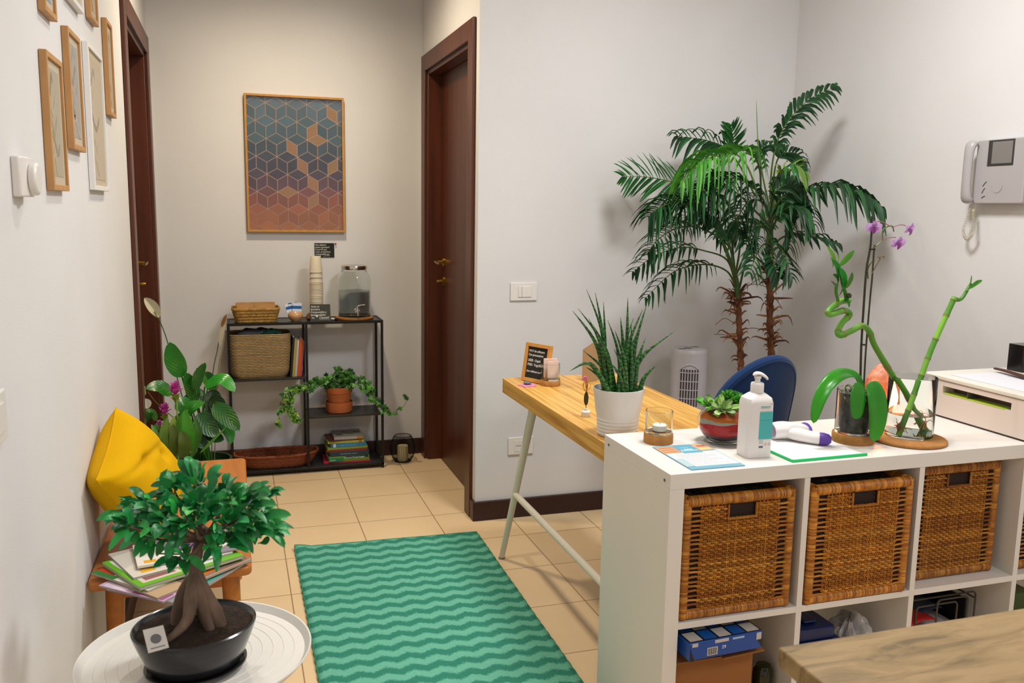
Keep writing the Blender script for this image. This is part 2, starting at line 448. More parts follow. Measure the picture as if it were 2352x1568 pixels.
single(m, 'push_pin', mat('red_plastic', '#9b1020', .3), 'red push pin in the wall beside the black note', 'pin', (pp.x, YB, pp.z))

# -------- metal shelf unit
SX0, SX1, SY0, SY1, SZ = -.040, .737, 4.50, 4.712, .797
SXM = .344
t = thing('shelf_unit', 'open black metal shelf unit against the corridor end wall', 'shelf', ((SX0+SX1)/2, SY0, 0), world=True)
q = .0125
m = MB()
for x in (SX0, SX1-q):
    for y in (SY0, SY1-q): m.box(x, x+q, y, y+q, 0, SZ-.0145)
for y in (SY0, SY1-q): m.box(SXM-q/2, SXM+q/2, y, y+q, .029, SZ-.0145)
for z in (SZ-.0145, .016):
    m.box(SX0, SX1, SY0, SY0+q, z, z+.0135); m.box(SX0, SX1, SY1-q, SY1, z, z+.0135)
    m.box(SX0, SX0+q, SY0+q, SY1-q, z, z+.0135); m.box(SX1-q, SX1, SY0+q, SY1-q, z, z+.0135)
m.build('frame', black_metal, t, bevel=.001)
dk = mat('shelf_panel', '#2b2926', .35, .2)
def shelf_panel(x0, x1, z, nm='shelf_panel'):
    m = MB(); m.box(x0, x1, SY0+.003, SY1-.003, z-.009, z); m.box(x0, x1, SY0+.001, SY0+.004, z-.0105, z+.001); m.build(nm, dk, t, bevel=.0008)
shelf_panel(SX0+.0125, SX1-.0125, SZ-.003, 'top_panel')
shelf_panel(SX0+.0125, SXM-.0063, .510); shelf_panel(SXM+.0063, SX1-.0125, .300); shelf_panel(SX0+.0125, SX1-.0125, .030, 'bottom_panel')
TOPZ = SZ-.003

# -------- small braided basket with paper napkins
bx0, bx1 = PY(534, 740, 4.56).x, PY(642, 740, 4.56).x
bc = Vector(((bx0+bx1)/2, 4.59, TOPZ)); bw, bd, bh = (bx1-bx0), .16, .072
t = thing('bread_basket', 'small braided straw basket holding brown paper sheets on the shelf unit top', 'basket', bc, world=True)
straw = mat('braided_straw', vc=True, rough=.7, var=.2, scale=80)
m = MB()
def rrect(w, d, r, n=6):
    out = []
    for cx, cy, a in ((w/2-r, d/2-r, 0), (-w/2+r, d/2-r, 90), (-w/2+r, -d/2+r, 180), (w/2-r, -d/2+r, 270)):
        for i in range(n+1): an = R(a+90*i/n); out.append(Vector((cx+r*math.cos(an), cy+r*math.sin(an), 0)))
    return out
def walk(poly, step):
    out = []; k = len(poly); acc = 0
    for i in range(k):
        a, b_ = poly[i], poly[(i+1) % k]; l = (b_-a).length
        while acc < l: out.append((a.lerp(b_, acc/l), (b_-a).normalized())); acc += step
        acc -= l
    return out
rows = 5
for r_ in range(rows):
    tt = r_/(rows-1); sc = .86+.14*tt; z = .008+r_*(bh-.012)/(rows-1)
    for k, (p, d) in enumerate(walk(rrect(bw*sc, bd*sc, .03), .0092)):
        ang = math.atan2(d.y, d.x); Mx = Matrix.Rotation(ang, 3, 'Z') @ Matrix.Rotation(R(34 if (r_) % 2 else -34), 3, 'Y')
        v = rnd.uniform(.7, 1.15)
        m.ell(bc+p+Vector((0, 0, z)), (.0118, .0045, .0058), 8, 5, M=Mx, col=tuple(c*v for c in lin('#a87f3a')))
m.build('basket_wall', straw, t)
m = MB(); m.prism([(p.x*.84, p.y*.84) for p in rrect(bw, bd, .03)], .002, .008, 0, '#8f6a2c', off=bc); m.build('basket_base', straw, t)
kraft = mat('kraft_paper', '#b98b55', .8, var=.1, scale=20)
for k in range(7):
    z = .012; hgt = .078+.008*rnd.random(); y = -.05+.014*k; xo = rnd.uniform(-.006, .006)
    m = MB(); tilt = Matrix.Rotation(R(-6+k*1.5), 3, 'X')
    m.obox((0, 0, hgt/2), (bw*.80, .004, hgt), tilt)
    if k % 2 == 0: m.obox((.03, -.0035, hgt*.62), (bw*.32, .003, hgt*.78), tilt)
    single(m, 'paper_napkin', kraft, 'folded brown paper standing in the braided basket', 'napkin', bc+Vector((xo, y, z)), group='brown paper in the braided basket')

# -------- candle pot with sachets
pc = PY(679, 737, 4.575); pc.z = TOPZ
m = MB(); m.lathe([(0, 0), (.021, 0), (.023, .003), (.0345, .014), (.0385, .026), (.036, .038), (.029, .047), (.0275, .049), (.025, .047), (.024, .02), (0, .018)], n=32)
single(m, 'round_pot', mat('peach_glaze', '#c99a6c', .28, coat=.3), 'small round peach ceramic pot on the shelf top', 'pot', pc)
sach = mat('sachet', vc=True, rough=.35)
for k, (dx, rz_, ry) in enumerate(((-.012, 8, -16), (-.004, -4, -8), (.003, -2, 1), (.006, 4, 3))):
    m = MB()
    for z0, z1, c in ((0, .028, '#c9d2dc'), (.028, .040, '#dfe4ea'), (.040, .056, '#1c5fae'), (.056, .066, '#dde3ea'), (.066, .072, '#2a4f9a' if k == 1 else '#cdd3dc')):
        m.box(-.022, .022, -.0015, .0015, z0, z1, 0, c)
    o = single(m, 'sachet', sach, ('leftmost', 'second', 'third', 'rightmost')[k]+' blue and white sachet sticking out of the peach pot', 'sachet', pc+Vector((dx, .010-.006*k, .022)))
    o.rotation_euler = (R(-4+2*k), R(ry), R(rz_))

# -------- stack of upturned paper cups
cc = PY(727, 700, 4.60); cc.z = TOPZ
cupm = mat('cup_card', '#d2c7ae', .6)
m = MB(); m.lathe([(0, .0802), (.0252, .0806), (.0339, .0002), (.0355, 0), (.0362, .0015), (.0355, .003), (.0342, .003), (.0258, .082), (.0252, .0832), (0, .0835)], n=28)
cup0 = single(m, 'paper_cup', cupm, 'upturned cream paper cup in the tall stack of cups on the shelf', 'cup', cc, group='upturned paper cups stacked on the shelf')
cz = 0
for k in range(27):
    cz += .0078
    if k >= 25: cz += .018
    c = cup0.copy(); C.objects.link(c); c.location = cc+Vector((rnd.uniform(-.0005, .0005), rnd.uniform(-.0005, .0005), cz))
    if k == 26: c['label'] = 'topmost upturned cream paper cup of the tall stack'; 
# -------- chalk sign
s0, s1 = PY(713, 738, 4.52), PY(760, 738, 4.52)
sw = s1.x-s0.x; sh = .088
t = thing('chalk_sign', 'small leaning chalkboard sign with white handwriting before the paper cups', 'sign', (s0.x, 4.525, TOPZ))
m = MB(); lean = Matrix.Rotation(R(-14), 3, 'X')
m.obox(lean @ Vector((sw/2, 0, sh/2)), (sw, .004, sh), lean); bd_ = m.build('board', mat('chalkboard_grey', '#3c3b35', .8, var=.2, scale=10), t)
for i, (s, dx) in enumerate((('Sono un', .006), ('bicchiere.', .004), ('Compostabile e', .003), ('biodegradabile!', .003), ('ho', .008))):
    text('writing', s, .0145, chalk, bd_, lean @ Vector((dx, -.0028, sh-.016-i*.0145)), (R(90-14), 0, 0), sx=.85, shear=.1)
text('writing', 'Ciaoooo!', .0165, chalk, bd_, lean @ Vector((.045, -.0028, .014)), (R(90-14), 0, 0), sx=.78, shear=.2)
m = MB(); m.tube([lean @ Vector(p) for p in ((.045, -.003, .008), (.07, -.003, .0105), (.098, -.003, .010))], .0005, 4)
hp = [(0, -5), (-5, 0), (-5.5, 3), (-3.5, 5), (-1.5, 4.5), (0, 2.5), (1.5, 4.5), (3.5, 5), (5.5, 3), (5, 0)]
m.prism([(x*.0011, z*.0011) for x, z in hp], -.0006, 0, M=lean @ Matrix.Rotation(R(90), 3, 'X'), off=lean @ Vector((.034, -.0022, .026))); m.build('heart', chalk, bd_)
# cone and marker
pp = PY(709, 728, 4.60)
m = MB(); m.lathe([(0, 0), (.010, .002), (.018, .010), (.017, .018), (.012, .028), (.006, .036), (0, .040)], n=14, ripple=lambda v, a: v*(1+.12*math.sin(a*7)*math.sin(v.z*500)))
single(m, 'pine_cone', mat('cone_brown', '#6d4426', .8, var=.3, scale=90), 'small brown cone peeking out left of the chalk sign', 'cone', (pp.x, 4.58, TOPZ))
t = thing('marker_pen', 'short white marker with black cap lying right of the chalk sign', 'marker', (PY(769, 733, 4.54).x, 4.545, TOPZ), R(-55))
m = MB(); m.tube([(-.024, 0, .0065), (.004, 0, .0065)], .0062, 12); m.build('barrel', white_pl, t)
m = MB(); m.tube([(.004, 0, .0065), (.020, 0, .0065), (.024, 0, .0065)], [.0066, .0066, .0045], 12); m.build('cap', dark_pl, t)

# -------- glass drink dispenser on a ring stand
dc = PY(816, 733, 4.58); dc.z = TOPZ; dc.y = 4.605
m = MB(); m.lathe([(.0, 0), (.094, 0), (.098, .004), (.098, .011), (.094, .013), (.074, .013), (.072, .009), (0, .008)], n=48)
single(m, 'wooden_coaster', mat('acacia', '#9a6226', .5, var=.15, scale=12), 'round wooden coaster under the glass drink dispenser', 'coaster', dc)
t = thing('drink_dispenser', 'large glass drink jar half full of water with a steel lid and tap', 'dispenser', dc+Vector((0, 0, .0132)), world=False)
prof = [(0, 0), (.076, 0), (.083, .006), (.085, .02), (.086, .19), (.082, .212), (.070, .232), (.063, .24), (.0615, .262)]
inner = [(.0580, .262), (.0595, .24), (.067, .229), (.079, .21), (.083, .19), (.082, .02), (.079, .009), (0, .006)]
m = MB(); m.lathe(prof+inner, n=48); m.build('jar', glass, t)
m = MB(); m.lathe([(0, .0065), (.0785, .0095), (.0815, .02), (.0825, .135), (0, .1352)], n=48); m.build('water', water, t)
m = MB(); m.lathe([(.064, .247), (.0665, .247), (.0675, .250), (.0675, .262), (.066, .267), (.06, .269), (0, .268)], n=40)
for k in range(0): pass
m.build('lid', chrome, t)
m = MB(); m.lathe([(0, 0), (.014, 0), (.014, .006), (.009, .008), (.009, .03), (0, .03)], (.002, -.083, .042), 14, M=Matrix.Rotation(R(90), 3, 'X'))
m.tube([(.002, -.106, .056), (.002, -.107, .040), (.003, -.110, .022), (.004, -.112, .014)], [.007, .008, .0065, .005], 12)
m.tube([(.002, -.106, .056), (.002, -.106, .064), (.010, -.106, .067), (.040, -.104, .071)], [.0042, .0042, .003, .0026], 8)
m.build('tap', chrome, t)

# -------- large seagrass basket (upper left bay)
gx0, gx1 = PY(524, 800, 4.50).x+.004, PY(668, 800, 4.50).x
gc = Vector(((gx0+gx1)/2, 4.592, .510)); gw, gd, gh = (gx1-gx0), .185, .228
t = thing('seagrass_basket', 'tall woven seagrass basket stuffed with bags in the left bay of the shelf unit', 'basket', gc)
sea = mat('seagrass', vc=True, rough=.75, var=.25, scale=70, stretch=(1, 1, 4))
m = MB(); rows = 27
def prof_at(z, inner=False):
    tt = z/gh; sc = .92+.08*min(1, tt*1.5)
    if tt < .2: sc *= .80+.20*math.sqrt(max(0, 1-(1-tt/.2)**2))
    return sc
P0 = rrect(gw, gd, .045, 7)
vs = []; fs = []; cols = []
nper = len(walk(P0, .006)); base = [p for p, d in walk(P0, .006)]; K = len(base)
nz_ = rows*6
for i in range(nz_+1):
    z = gh*i/nz_; ph = (i % 6)/6
    off = .0028*abs(math.sin(math.pi*i/6))
    for k, p in enumerate(base):
        tw = .0009*math.sin((k*.006)/.0075*2*math.pi+(i//6)*math.pi)
        sc = prof_at(z); d = p.normalized()
        vs.append(Vector((p.x*sc, p.y*sc, z))+d*(off+tw))
for i in range(nz_):
    v = .85+.3*noise.noise(Vector((i//6*.9, 0, 3.1)))
    edge_ = i//6 in (0, 1, 2, rows-1, rows-2)
    for k in range(K):
        fs.append((i*K+k, i*K+(k+1) % K, (i+1)*K+(k+1) % K, (i+1)*K+k))
n0 = len(m.v)
m.v += vs
for idx, f in enumerate(fs):
    i = idx//K; k = idx % K
    v = (.82+.25*noise.noise(Vector((i//6*.9, k*.03, 3.1))))*(1.1 if i % 6 in (2, 3) else (.62 if i % 6 in (0, 5) else 1))
    m.f.append(f); m.mi.append(0); m.c.append(tuple(c*v for c in lin('#a68a5c')))
m.build('basket_wall', sea, t)
m = MB(); m.prism([(p.x*.86, p.y*.86) for p in rrect(gw, gd, .045)], .001, .006, 0, '#6b5230'); m.build('basket_base', sea, t)
bagm = mat('grey_bag', '#4a4d50', .6, var=.3, scale=15, bump=.6, bscale=25)
m = MB(); m.grid(lambda u, v: Vector(((u-.5)*gw*.86, (v-.5)*gd*.8, gh-.03+.045*(1-(2*u-1)**4)*(1-(2*v-1)**4)+.014*noise.noise(Vector((u*6, v*6, 1))))), 26, 14)
single(m, 'cloth_bag', bagm, 'dark grey bag showing above the rim of the seagrass basket', 'bag', gc)
m = MB(); m.grid(lambda u, v: Vector((.055+(u-.5)*.10, -.03+(v-.5)*.10, gh+.006+.018*(1-(2*u-1)**2)*(1-(2*v-1)**2)+.010*noise.noise(Vector((u*7, v*5, 8))))), 14, 12)
single(m, 'plastic_bag', mat('green_bag', '#24493c', .35, bump=.5, bscale=40), 'small dark green crumpled bag on top of the seagrass basket', 'bag', gc+Vector((0, 0, -.004)))
# -------- upright books beside it
xb = gx1+.004
for k, (th, hh, c, lab, lean_) in enumerate(((.010, .205, '#1b1512', 'tall black book pressed against the seagrass basket', 5), (.011, .192, '#a78f4a', 'thin yellow book standing beside the seagrass basket', 5),
        (.011, .190, '#b5aea8', 'thin light grey book standing between the yellow and orange books', 5), (.017, .192, '#b8501c', 'thick orange book standing next to the middle post', 5), (.0055, .176, '#b4506a', 'thin pink booklet squeezed against the middle post', 5))):
    m = MB(); Mx = Matrix.Rotation(R(lean_), 3, 'Y')
    m.obox(Mx @ Vector((th/2, .07, hh/2)), (th, .14, hh), Mx, 0, c); 
    m.obox(Mx @ Vector((th/2, .0715, hh/2)), (th*.7, .1405, hh+.0008), Mx, 0, '#cfc6b4')
    single(m, 'book', vcm, lab, 'book', (xb-.010, SY0+.022+.004*k, .5112)); xb += th+.0015

# -------- terracotta pot of ivy on the right shelf
ic = PY(780, 940, 4.58); ic.z = .300; ic.y = 4.60
t = thing('potted_ivy', 'trailing green ivy in a terracotta pot on the right shelf', 'plant', ic)
terra = mat('terracotta', '#a85a2c', .7, var=.1, scale=15)
m = MB(); m.lathe([(0, 0), (.064, 0), (.068, .004), (.0715, .052), (.0715, .055), (.068, .055), (.063, .012), (0, .010)], n=40); m.build('saucer', terra, t)
m = MB(); m.lathe([(0, .0105), (.052, .0105), (.066, .105), (.070, .106), (.0735, .136), (.0690, .137), (.064, .115), (.055, .112), (0, .112)], n=40); m.build('pot', terra, t)
m = MB(); m.lathe([(0, .127), (.062, .123), (.060, .114)], n=24); m.build('soil', soil, t)
def ivy_leaf(mb, p, d, nrm, s, col):
    d = d.normalized(); sd = d.cross(nrm)
    if sd.length < 1e-3: sd = Vector((1, 0, 0))
    sd.normalize(); nn = sd.cross(d)
    out = [(0, 0), (.32, -.22), (.55, .05), (.33, .22), (.62, .48), (.26, .52), (.0, 1.0), (-.26, .52), (-.62, .48), (-.33, .22), (-.55, .05), (-.32, -.22)]
    vs = [p+d*.3*s+nn*.06*s]+[p+sd*x*s+d*y*s-nn*.12*s*abs(x) for x, y in out]
    mb.add(vs, [(0, 1+i, 1+(i+1) % 12) for i in range(12)], 0, col)
vines = [[(0, 0, .13), (-.06, -.03, .19), (-.13, -.07, .19), (-.20, -.125, .178), (-.26, -.14, .168), (-.295, -.155, .13), (-.305, -.155, .07), (-.316, -.155, .02), (-.320, -.155, -.035)],
         [(-.02, 0, .13), (-.10, -.06, .175), (-.18, -.125, .168), (-.25, -.145, .15), (-.28, -.155, .09), (-.305, -.155, .04)],
         [(-.19, -.13, .165), (-.245, -.15, .14), (-.262, -.155, .08), (-.252, -.155, .03), (-.248, -.155, .0)],
         [(-.255, -.155, .05), (-.235, -.155, .01), (-.215, -.155, -.005)],
         [(-.02, -.02, .13), (-.07, -.06, .175), (-.13, -.09, .165), (-.17, -.12, .15)],
         [(.02, 0, .13), (.08, -.03, .19), (.13, -.05, .165), (.165, -.06, .12), (.19, -.08, .07), (.22, -.10, .035), (.238, -.115, .012)],
         [(.03, -.02, .13), (.10, -.06, .15), (.155, -.09, .09), (.20, -.12, .035), (.25, -.13, .005), (.295, -.13, .02), (.325, -.13, .04), (.340, -.13, .075), (.336, -.13, .10)],
         [(.01, .02, .13), (.05, .03, .20), (.10, .02, .18), (.15, 0, .14)], [(0, 0, .13), (.0, -.03, .21), (-.01, -.04, .235)],
         [(0, -.01, .13), (.03, -.05, .20), (.045, -.06, .228)], [(0, -.02, .13), (-.05, -.06, .19), (-.10, -.08, .17)], [(.02, -.03, .13), (.08, -.07, .16), (.12, -.09, .13)]]
m = MB(); lf = MB()
greens = ['#3f7a26', '#2c5f20', '#4f8f30', '#234e1c', '#5f9a3c', '#2b5622']
for vi, vn in enumerate(vines):
    pts = spline(vn, 7*len(vn)); m.tube(pts, .0011, 5, col='#4a5a2a')
    for k, p in enumerate(pts):
        if k < 3: continue
        dens = .8 if vi not in (6,) or k < 34 else .4
        if vi == 1 and k > 36: dens = .6
        if rnd.random() > dens: continue
        for _ in range(2 if rnd.random() < .35 and k < 30 else 1):
            d = Vector((rnd.uniform(-1, 1), rnd.uniform(-.8, .1), rnd.uniform(-.9, .7))).normalized()
            nrm = Vector((rnd.uniform(-.5, .5), -1, rnd.uniform(.1, 1))).normalized()
            light = vi in (0, 1, 2, 3) and p.x < -.19 and rnd.random() < .55
            s = rnd.uniform(.018, .028)*(1.0 if k < 40 else .75)
            c = rnd.choice(['#7fa83c', '#8eb548', '#6a9a38']) if light else rnd.choice(greens)
            ivy_leaf(lf, p+d*.006, d, nrm, s, lin(c, rnd.uniform(.7, 1.15)))
for k in range(90):
    a = rnd.uniform(0, 6.28); rr = rnd.uniform(0, .065); p = Vector((rr*math.cos(a)*1.2, rr*math.sin(a), .14+rnd.random()*.07*(1-rr/.12)))
    d = Vector((math.cos(a), math.sin(a), rnd.uniform(-.3, .9))).normalized()
    ivy_leaf(lf, p, d, Vector((rnd.uniform(-.4, .4), -1, rnd.uniform(.2, 1))), rnd.uniform(.018, .03), lin(rnd.choice(greens), rnd.uniform(.6, 1.1)))
m.build('vines', stemm, t); lf.build('foliage', leafm, t, smooth=0)

# -------- stacked books on the bottom shelf
z = .0302; bx = PY(803, 1060, 4.50).x
stack = [(.245, .008, '#a8243c', 'flat pink and red magazine at the bottom of the book stack', '#c8506a', .0, -3),
         (.213, .027, '#5f8a26', 'thick lime and green book with a white title, second from the bottom of the stack', '#1a6a40', .006, 2),
         (.206, .025, '#22323a', 'dark slate blue book above the lime and green book in the stack', '#2b3f4a', .010, 1),
         (.215, .011, '#7c1f20', 'thin dark red book in the middle of the stack', '#8c2c2c', -.001, -1),
         (.213, .012, '#78902a', 'thin olive green book below the blue book', '#8ea23a', .000, 1),
         (.186, .019, '#2475a6', 'bright blue book in the upper half of the stack', '#38a0cc', .004, 2),
         (.192, .012, '#a5a830', 'yellow green book just above the blue book', '#c08a30', -.004, -2),
         (.178, .006, '#5a2a22', 'thin brown booklet under the topmost book', '#6a3a2a', -.012, 6),
         (.150, .016, '#a29a92', 'topmost book of the stack with a pale illustrated cover', '#b8b0a8', .008, -1)]
for k, (wd, th, c, lab, c2, dx, rz_) in enumerate(stack):
    t = thing('book' if k else 'magazine', lab, 'book' if k else 'magazine', (bx+dx-.004, SY0+.020+.10+.002*k, z), R(rz_))
    m = MB(); d = .155
    m.box(-wd/2, wd/2, -d/2, d/2, 0, .0014, 0, c); m.box(-wd/2, wd/2, -d/2, d/2, th-.0014, th, 0, c if k < 8 else '#9a958c')
    m.box(-wd/2, wd/2, -d/2, -d/2+.0015, .0014, th-.0014, 0, c)
    if k == 1: m.box(-wd/2-.0002, -wd/2+.075, -d/2-.0003, -d/2+.001, 0, th-.006, 0, '#1d7a48'); m.box(-.02, wd/2-.004, -d/2-.0003, -d/2+.001, .0135, th, 0, '#12301c')
    if k == 5: m.box(-wd/2+.012, -wd/2+.026, -d/2-.0004, -d/2+.001, 0, th, 0, '#c8c8cc')
    if k == 6: m.box(wd/2-.03, wd/2-.012, -d/2-.0004, -d/2+.001, .002, th-.002, 0, '#a03c1c')
    if k == 8:
        m.box(wd/2-.03, wd/2-.002, -d/2-.0004, -d/2+.001, 0, th, 0, '#a8741c')
        for ex_, ey_, er, ec in ((-.045, -.03, .022, '#57504c'), (.015, -.02, .02, '#6c8434'), (.05, .02, .02, '#5f7428'), (-.01, .03, .015, '#7c746a')):
            m.lathe([(er, th), (er*.9, th+.0004), (0, th+.0004)], (ex_, ey_, 0), 16, col=ec, sy=.8)
    cv_ = m.build('cover', vcm, t, bevel=.0006)
    m = MB(); m.box(-wd/2+.002, wd/2-.002, -d/2+.002, d/2-.002, .0014, th-.0014, 0, '#cfc8b8'); m.build('pages', vcr, t)
    if k == 1: text('spine_title', 'Contro con il Gruppo Sanguigno', .0115, paper, cv_, (-.028, -d/2-.0006, .0145), (R(90), 0, 0), sx=.72); text('spine_title', 'MACRO', .008, paper, cv_, (-wd/2+.004, -d/2-.0006, .006), (R(90), 0, 0))
    if k == 2: text('spine_title', 'GRAVIDANZA naturale', .009, mat('pale_print', '#8ca4b4', .6), cv_, (-.05, -d/2-.0006, .009), (R(90), 0, 0), sx=1.0)
    if k == 5: text('spine_title', 'IL LIBRO DELLA SALUTE', .009, mat('pale_blue_print', '#7cc0dc', .6), cv_, (-.055, -d/2-.0006, .006), (R(90), 0, 0), sx=1.0)
    z += th+.0003

# -------- oval rattan tray
tc_ = Vector((.185, 4.603, .030)); 
t = thing('rattan_tray', 'long oval reddish brown woven tray on the bottom shelf', 'tray', tc_)
m = MB()
rw = mat('dark_rattan', vc=True, rough=.55, var=.3, scale=60, stretch=(1, 1, 3))
def oval(a, hx, hy): 
    c, s = math.cos(a), math.sin(a); e = 2/2.6
    return Vector((hx*math.copysign(abs(c)**e, c), hy*math.copysign(abs(s)**e, s), 0))
nr = 13
for k in range(nr):
    tt = k/(nr-1); zz = .004+tt*.062; hx = .168+.045*tt**.7; hy = .070+.022*tt**.7
    for ins in (0,):
        pts = [oval(2*math.pi*i/160, hx, hy)+Vector((0, 0, zz+.0008*math.sin(i*1.3+k*3.14)+.006*abs(math.cos(2*math.pi*i/160))**4*tt)) + oval(2*math.pi*i/160, hx, hy).normalized()*.0016*math.sin(i*math.pi/2+k*math.pi) for i in range(160)]
        v = rnd.uniform(.75, 1.2); m.tube(pts, .0034 if k < nr-1 else .006, 6, closed=True, col=tuple(c*v for c in lin('#7a3c1c')))
for i in range(40):
    a = 2*math.pi*i/40; m.tube([oval(a, .166, .069)+Vector((0, 0, .004)), oval(a, .211, .0905)+Vector((0, 0, .064))], .002, 5, col='#5c2a12')
m.build('rim', rw, t)
m = MB()
for i in range(26):
    y = -.064+i*.128/25; L_ = .166*(1-abs(y/.072)**2.6)**(1/2.6)
    pts = [Vector((-L_+2*L_*j/24, y, .005+.0012*math.sin(j*math.pi/1+i*math.pi))) for j in range(25)]; m.tube(pts, .0026, 5, col=tuple(c*rnd.uniform(.7, 1.1) for c in lin('#7a3c1c')))
m.build('woven_base', rw, t)

# -------- black wire lantern on the floor
lc = Vector((.856, 4.60, 0))
t = thing('wire_lantern', 'round black wire lantern with a cream candle on the floor beside the shelf unit', 'lantern', lc)
lp = [(.044, .004), (.058, .028), (.0665, .058), (.066, .085), (.060, .112), (.050, .136), (.045, .143)]
m = MB(); sp = spline([(r_, 0, z_) for r_, z_ in lp], 18)
for k in range(44):
    a = 2*math.pi*k/44; m.tube([(p.x*math.cos(a), p.x*math.sin(a), p.z) for p in sp], .0011, 4)
for rr, zz, th in ((.044, .004, .0022), (.045, .1435, .002)):
    m.tube([(rr*math.cos(2*math.pi*i/40), rr*math.sin(2*math.pi*i/40), zz) for i in range(40)], th, 6, closed=True)
m.build('wire_cage', black_metal, t)
m = MB(); m.lathe([(0, .001), (.045, .001), (.046, .005), (0, .005)], n=32); m.build('base_plate', black_metal, t)
m = MB(); m.lathe([(0, .0055), (.029, .0055), (.030, .08), (.0285, .088), (.02, .086), (0, .083)], n=28); m.tube([(0, 0, .083), (.001, 0, .094)], .001, 5)
m.build('candle', mat('cream_wax', '#cdbf94', .5, translucent=.1), t)

# ================================================================== left side: wall frames, thermostat, bench, tray table, bonsai, floor plants, rug
rnd = random.Random(11)
# rug
rm = bpy.data.materials.new('chevron_wool'); rm.use_nodes = True; nt = rm.node_tree; N = nt.nodes; L = nt.links
tc = N.new('ShaderNodeTexCoord'); sep = N.new('ShaderNodeSeparateXYZ'); L.new(tc.outputs['Object'], sep.inputs[0])
fx = mth(N, L, 'FRACT', mth(N, L, 'DIVIDE', mth(N, L, 'ADD', sep.outputs[0], 10.02), .0800))
nz0 = N.new('ShaderNodeTexNoise'); nz0.inputs['Scale'].default_value = 110; nz0.inputs['Detail'].default_value = 3; L.new(tc.outputs['Object'], nz0.inputs[0])
zig = mth(N, L, 'MULTIPLY', mth(N, L, 'PINGPONG', fx, .5), .040)
yy = mth(N, L, 'ADD', mth(N, L, 'ADD', sep.outputs[1], zig), mth(N, L, 'MULTIPLY', nz0.outputs[0], .024))
fy = mth(N, L, 'FRACT', mth(N, L, 'DIVIDE', mth(N, L, 'ADD', yy, 9.985), .0725))
st = mth(N, L, 'SUBTRACT', mth(N, L, 'ABSOLUTE', mth(N, L, 'SUBTRACT', fy, .5)), .25)
mr = N.new('ShaderNodeMapRange'); L.new(st, mr.inputs[0]); mr.inputs[1].default_value = -.07; mr.inputs[2].default_value = .07
mx = N.new('ShaderNodeMix'); mx.data_type = 'RGBA'; L.new(mr.outputs[0], mx.inputs[0]); mx.inputs[6].default_value = (*lin('#6ab39b'), 1); mx.inputs[7].default_value = (*lin('#37836e'), 1)
hs = N.new('ShaderNodeHueSaturation'); L.new(mx.outputs[2], hs.inputs['Color'])
nz1 = N.new('ShaderNodeTexNoise'); nz1.inputs['Scale'].default_value = 260; L.new(tc.outputs['Object'], nz1.inputs[0])
mr1 = N.new('ShaderNodeMapRange'); L.new(nz1.outputs[0], mr1.inputs[0]); mr1.inputs[1].default_value = .3; mr1.inputs[2].default_value = .7; mr1.inputs[3].default_value = .88; mr1.inputs[4].default_value = 1.12
L.new(mr1.outputs[0], hs.inputs['Value']); b = N['Principled BSDF']; L.new(hs.outputs[0], b.inputs[0]); b.inputs['Roughness'].default_value = .95; b.inputs['Specular IOR Level'].default_value = .1
wv = N.new('ShaderNodeTexWave'); wv.bands_direction = 'Y'; wv.inputs['Scale'].default_value = 60; L.new(tc.outputs['Object'], wv.inputs[0])
bp = N.new('ShaderNodeBump'); bp.inputs['Strength'].default_value = .5; bp.inputs['Distance'].default_value = .002; L.new(wv.outputs[0], bp.inputs['Height']); L.new(bp.outputs[0], b.inputs['Normal'])
RX0, RX1, RY0, RY1 = .203, .958, 1.95, 3.455
t = thing('rug', 'long green chevron rug lying on the tiled floor', 'rug', (.58, 2.7, 0), world=True)
m = MB()
def rugf(u, v):
    x = RX0+(RX1-RX0)*u-.022*(1-v)*u; y = RY0+(RY1-.028*(u-.5)-RY0)*v
    z = .0075+.0012*math.sin(x*21+y*5)*math.sin(y*9)+.010*max(0, 1-((u)**2*160+(1-v)**2*600))
    return Vector((x, y, z))
m.grid(rugf, 40, 80)
m.build('pile', rm, t, solid=.006)
m = MB(); hem = [rugf(i/60, 1) for i in range(61)]; m.tube(hem, .0042, 6)
for u in (0, 1): m.tube([rugf(u, i/90)+Vector((.0012*math.sin(i*2.1), 0, 0)) for i in range(91)], .0034, 6)
m.build('hem', mat('rug_hem', '#2f8a6c', .9, var=.2, scale=200), t)

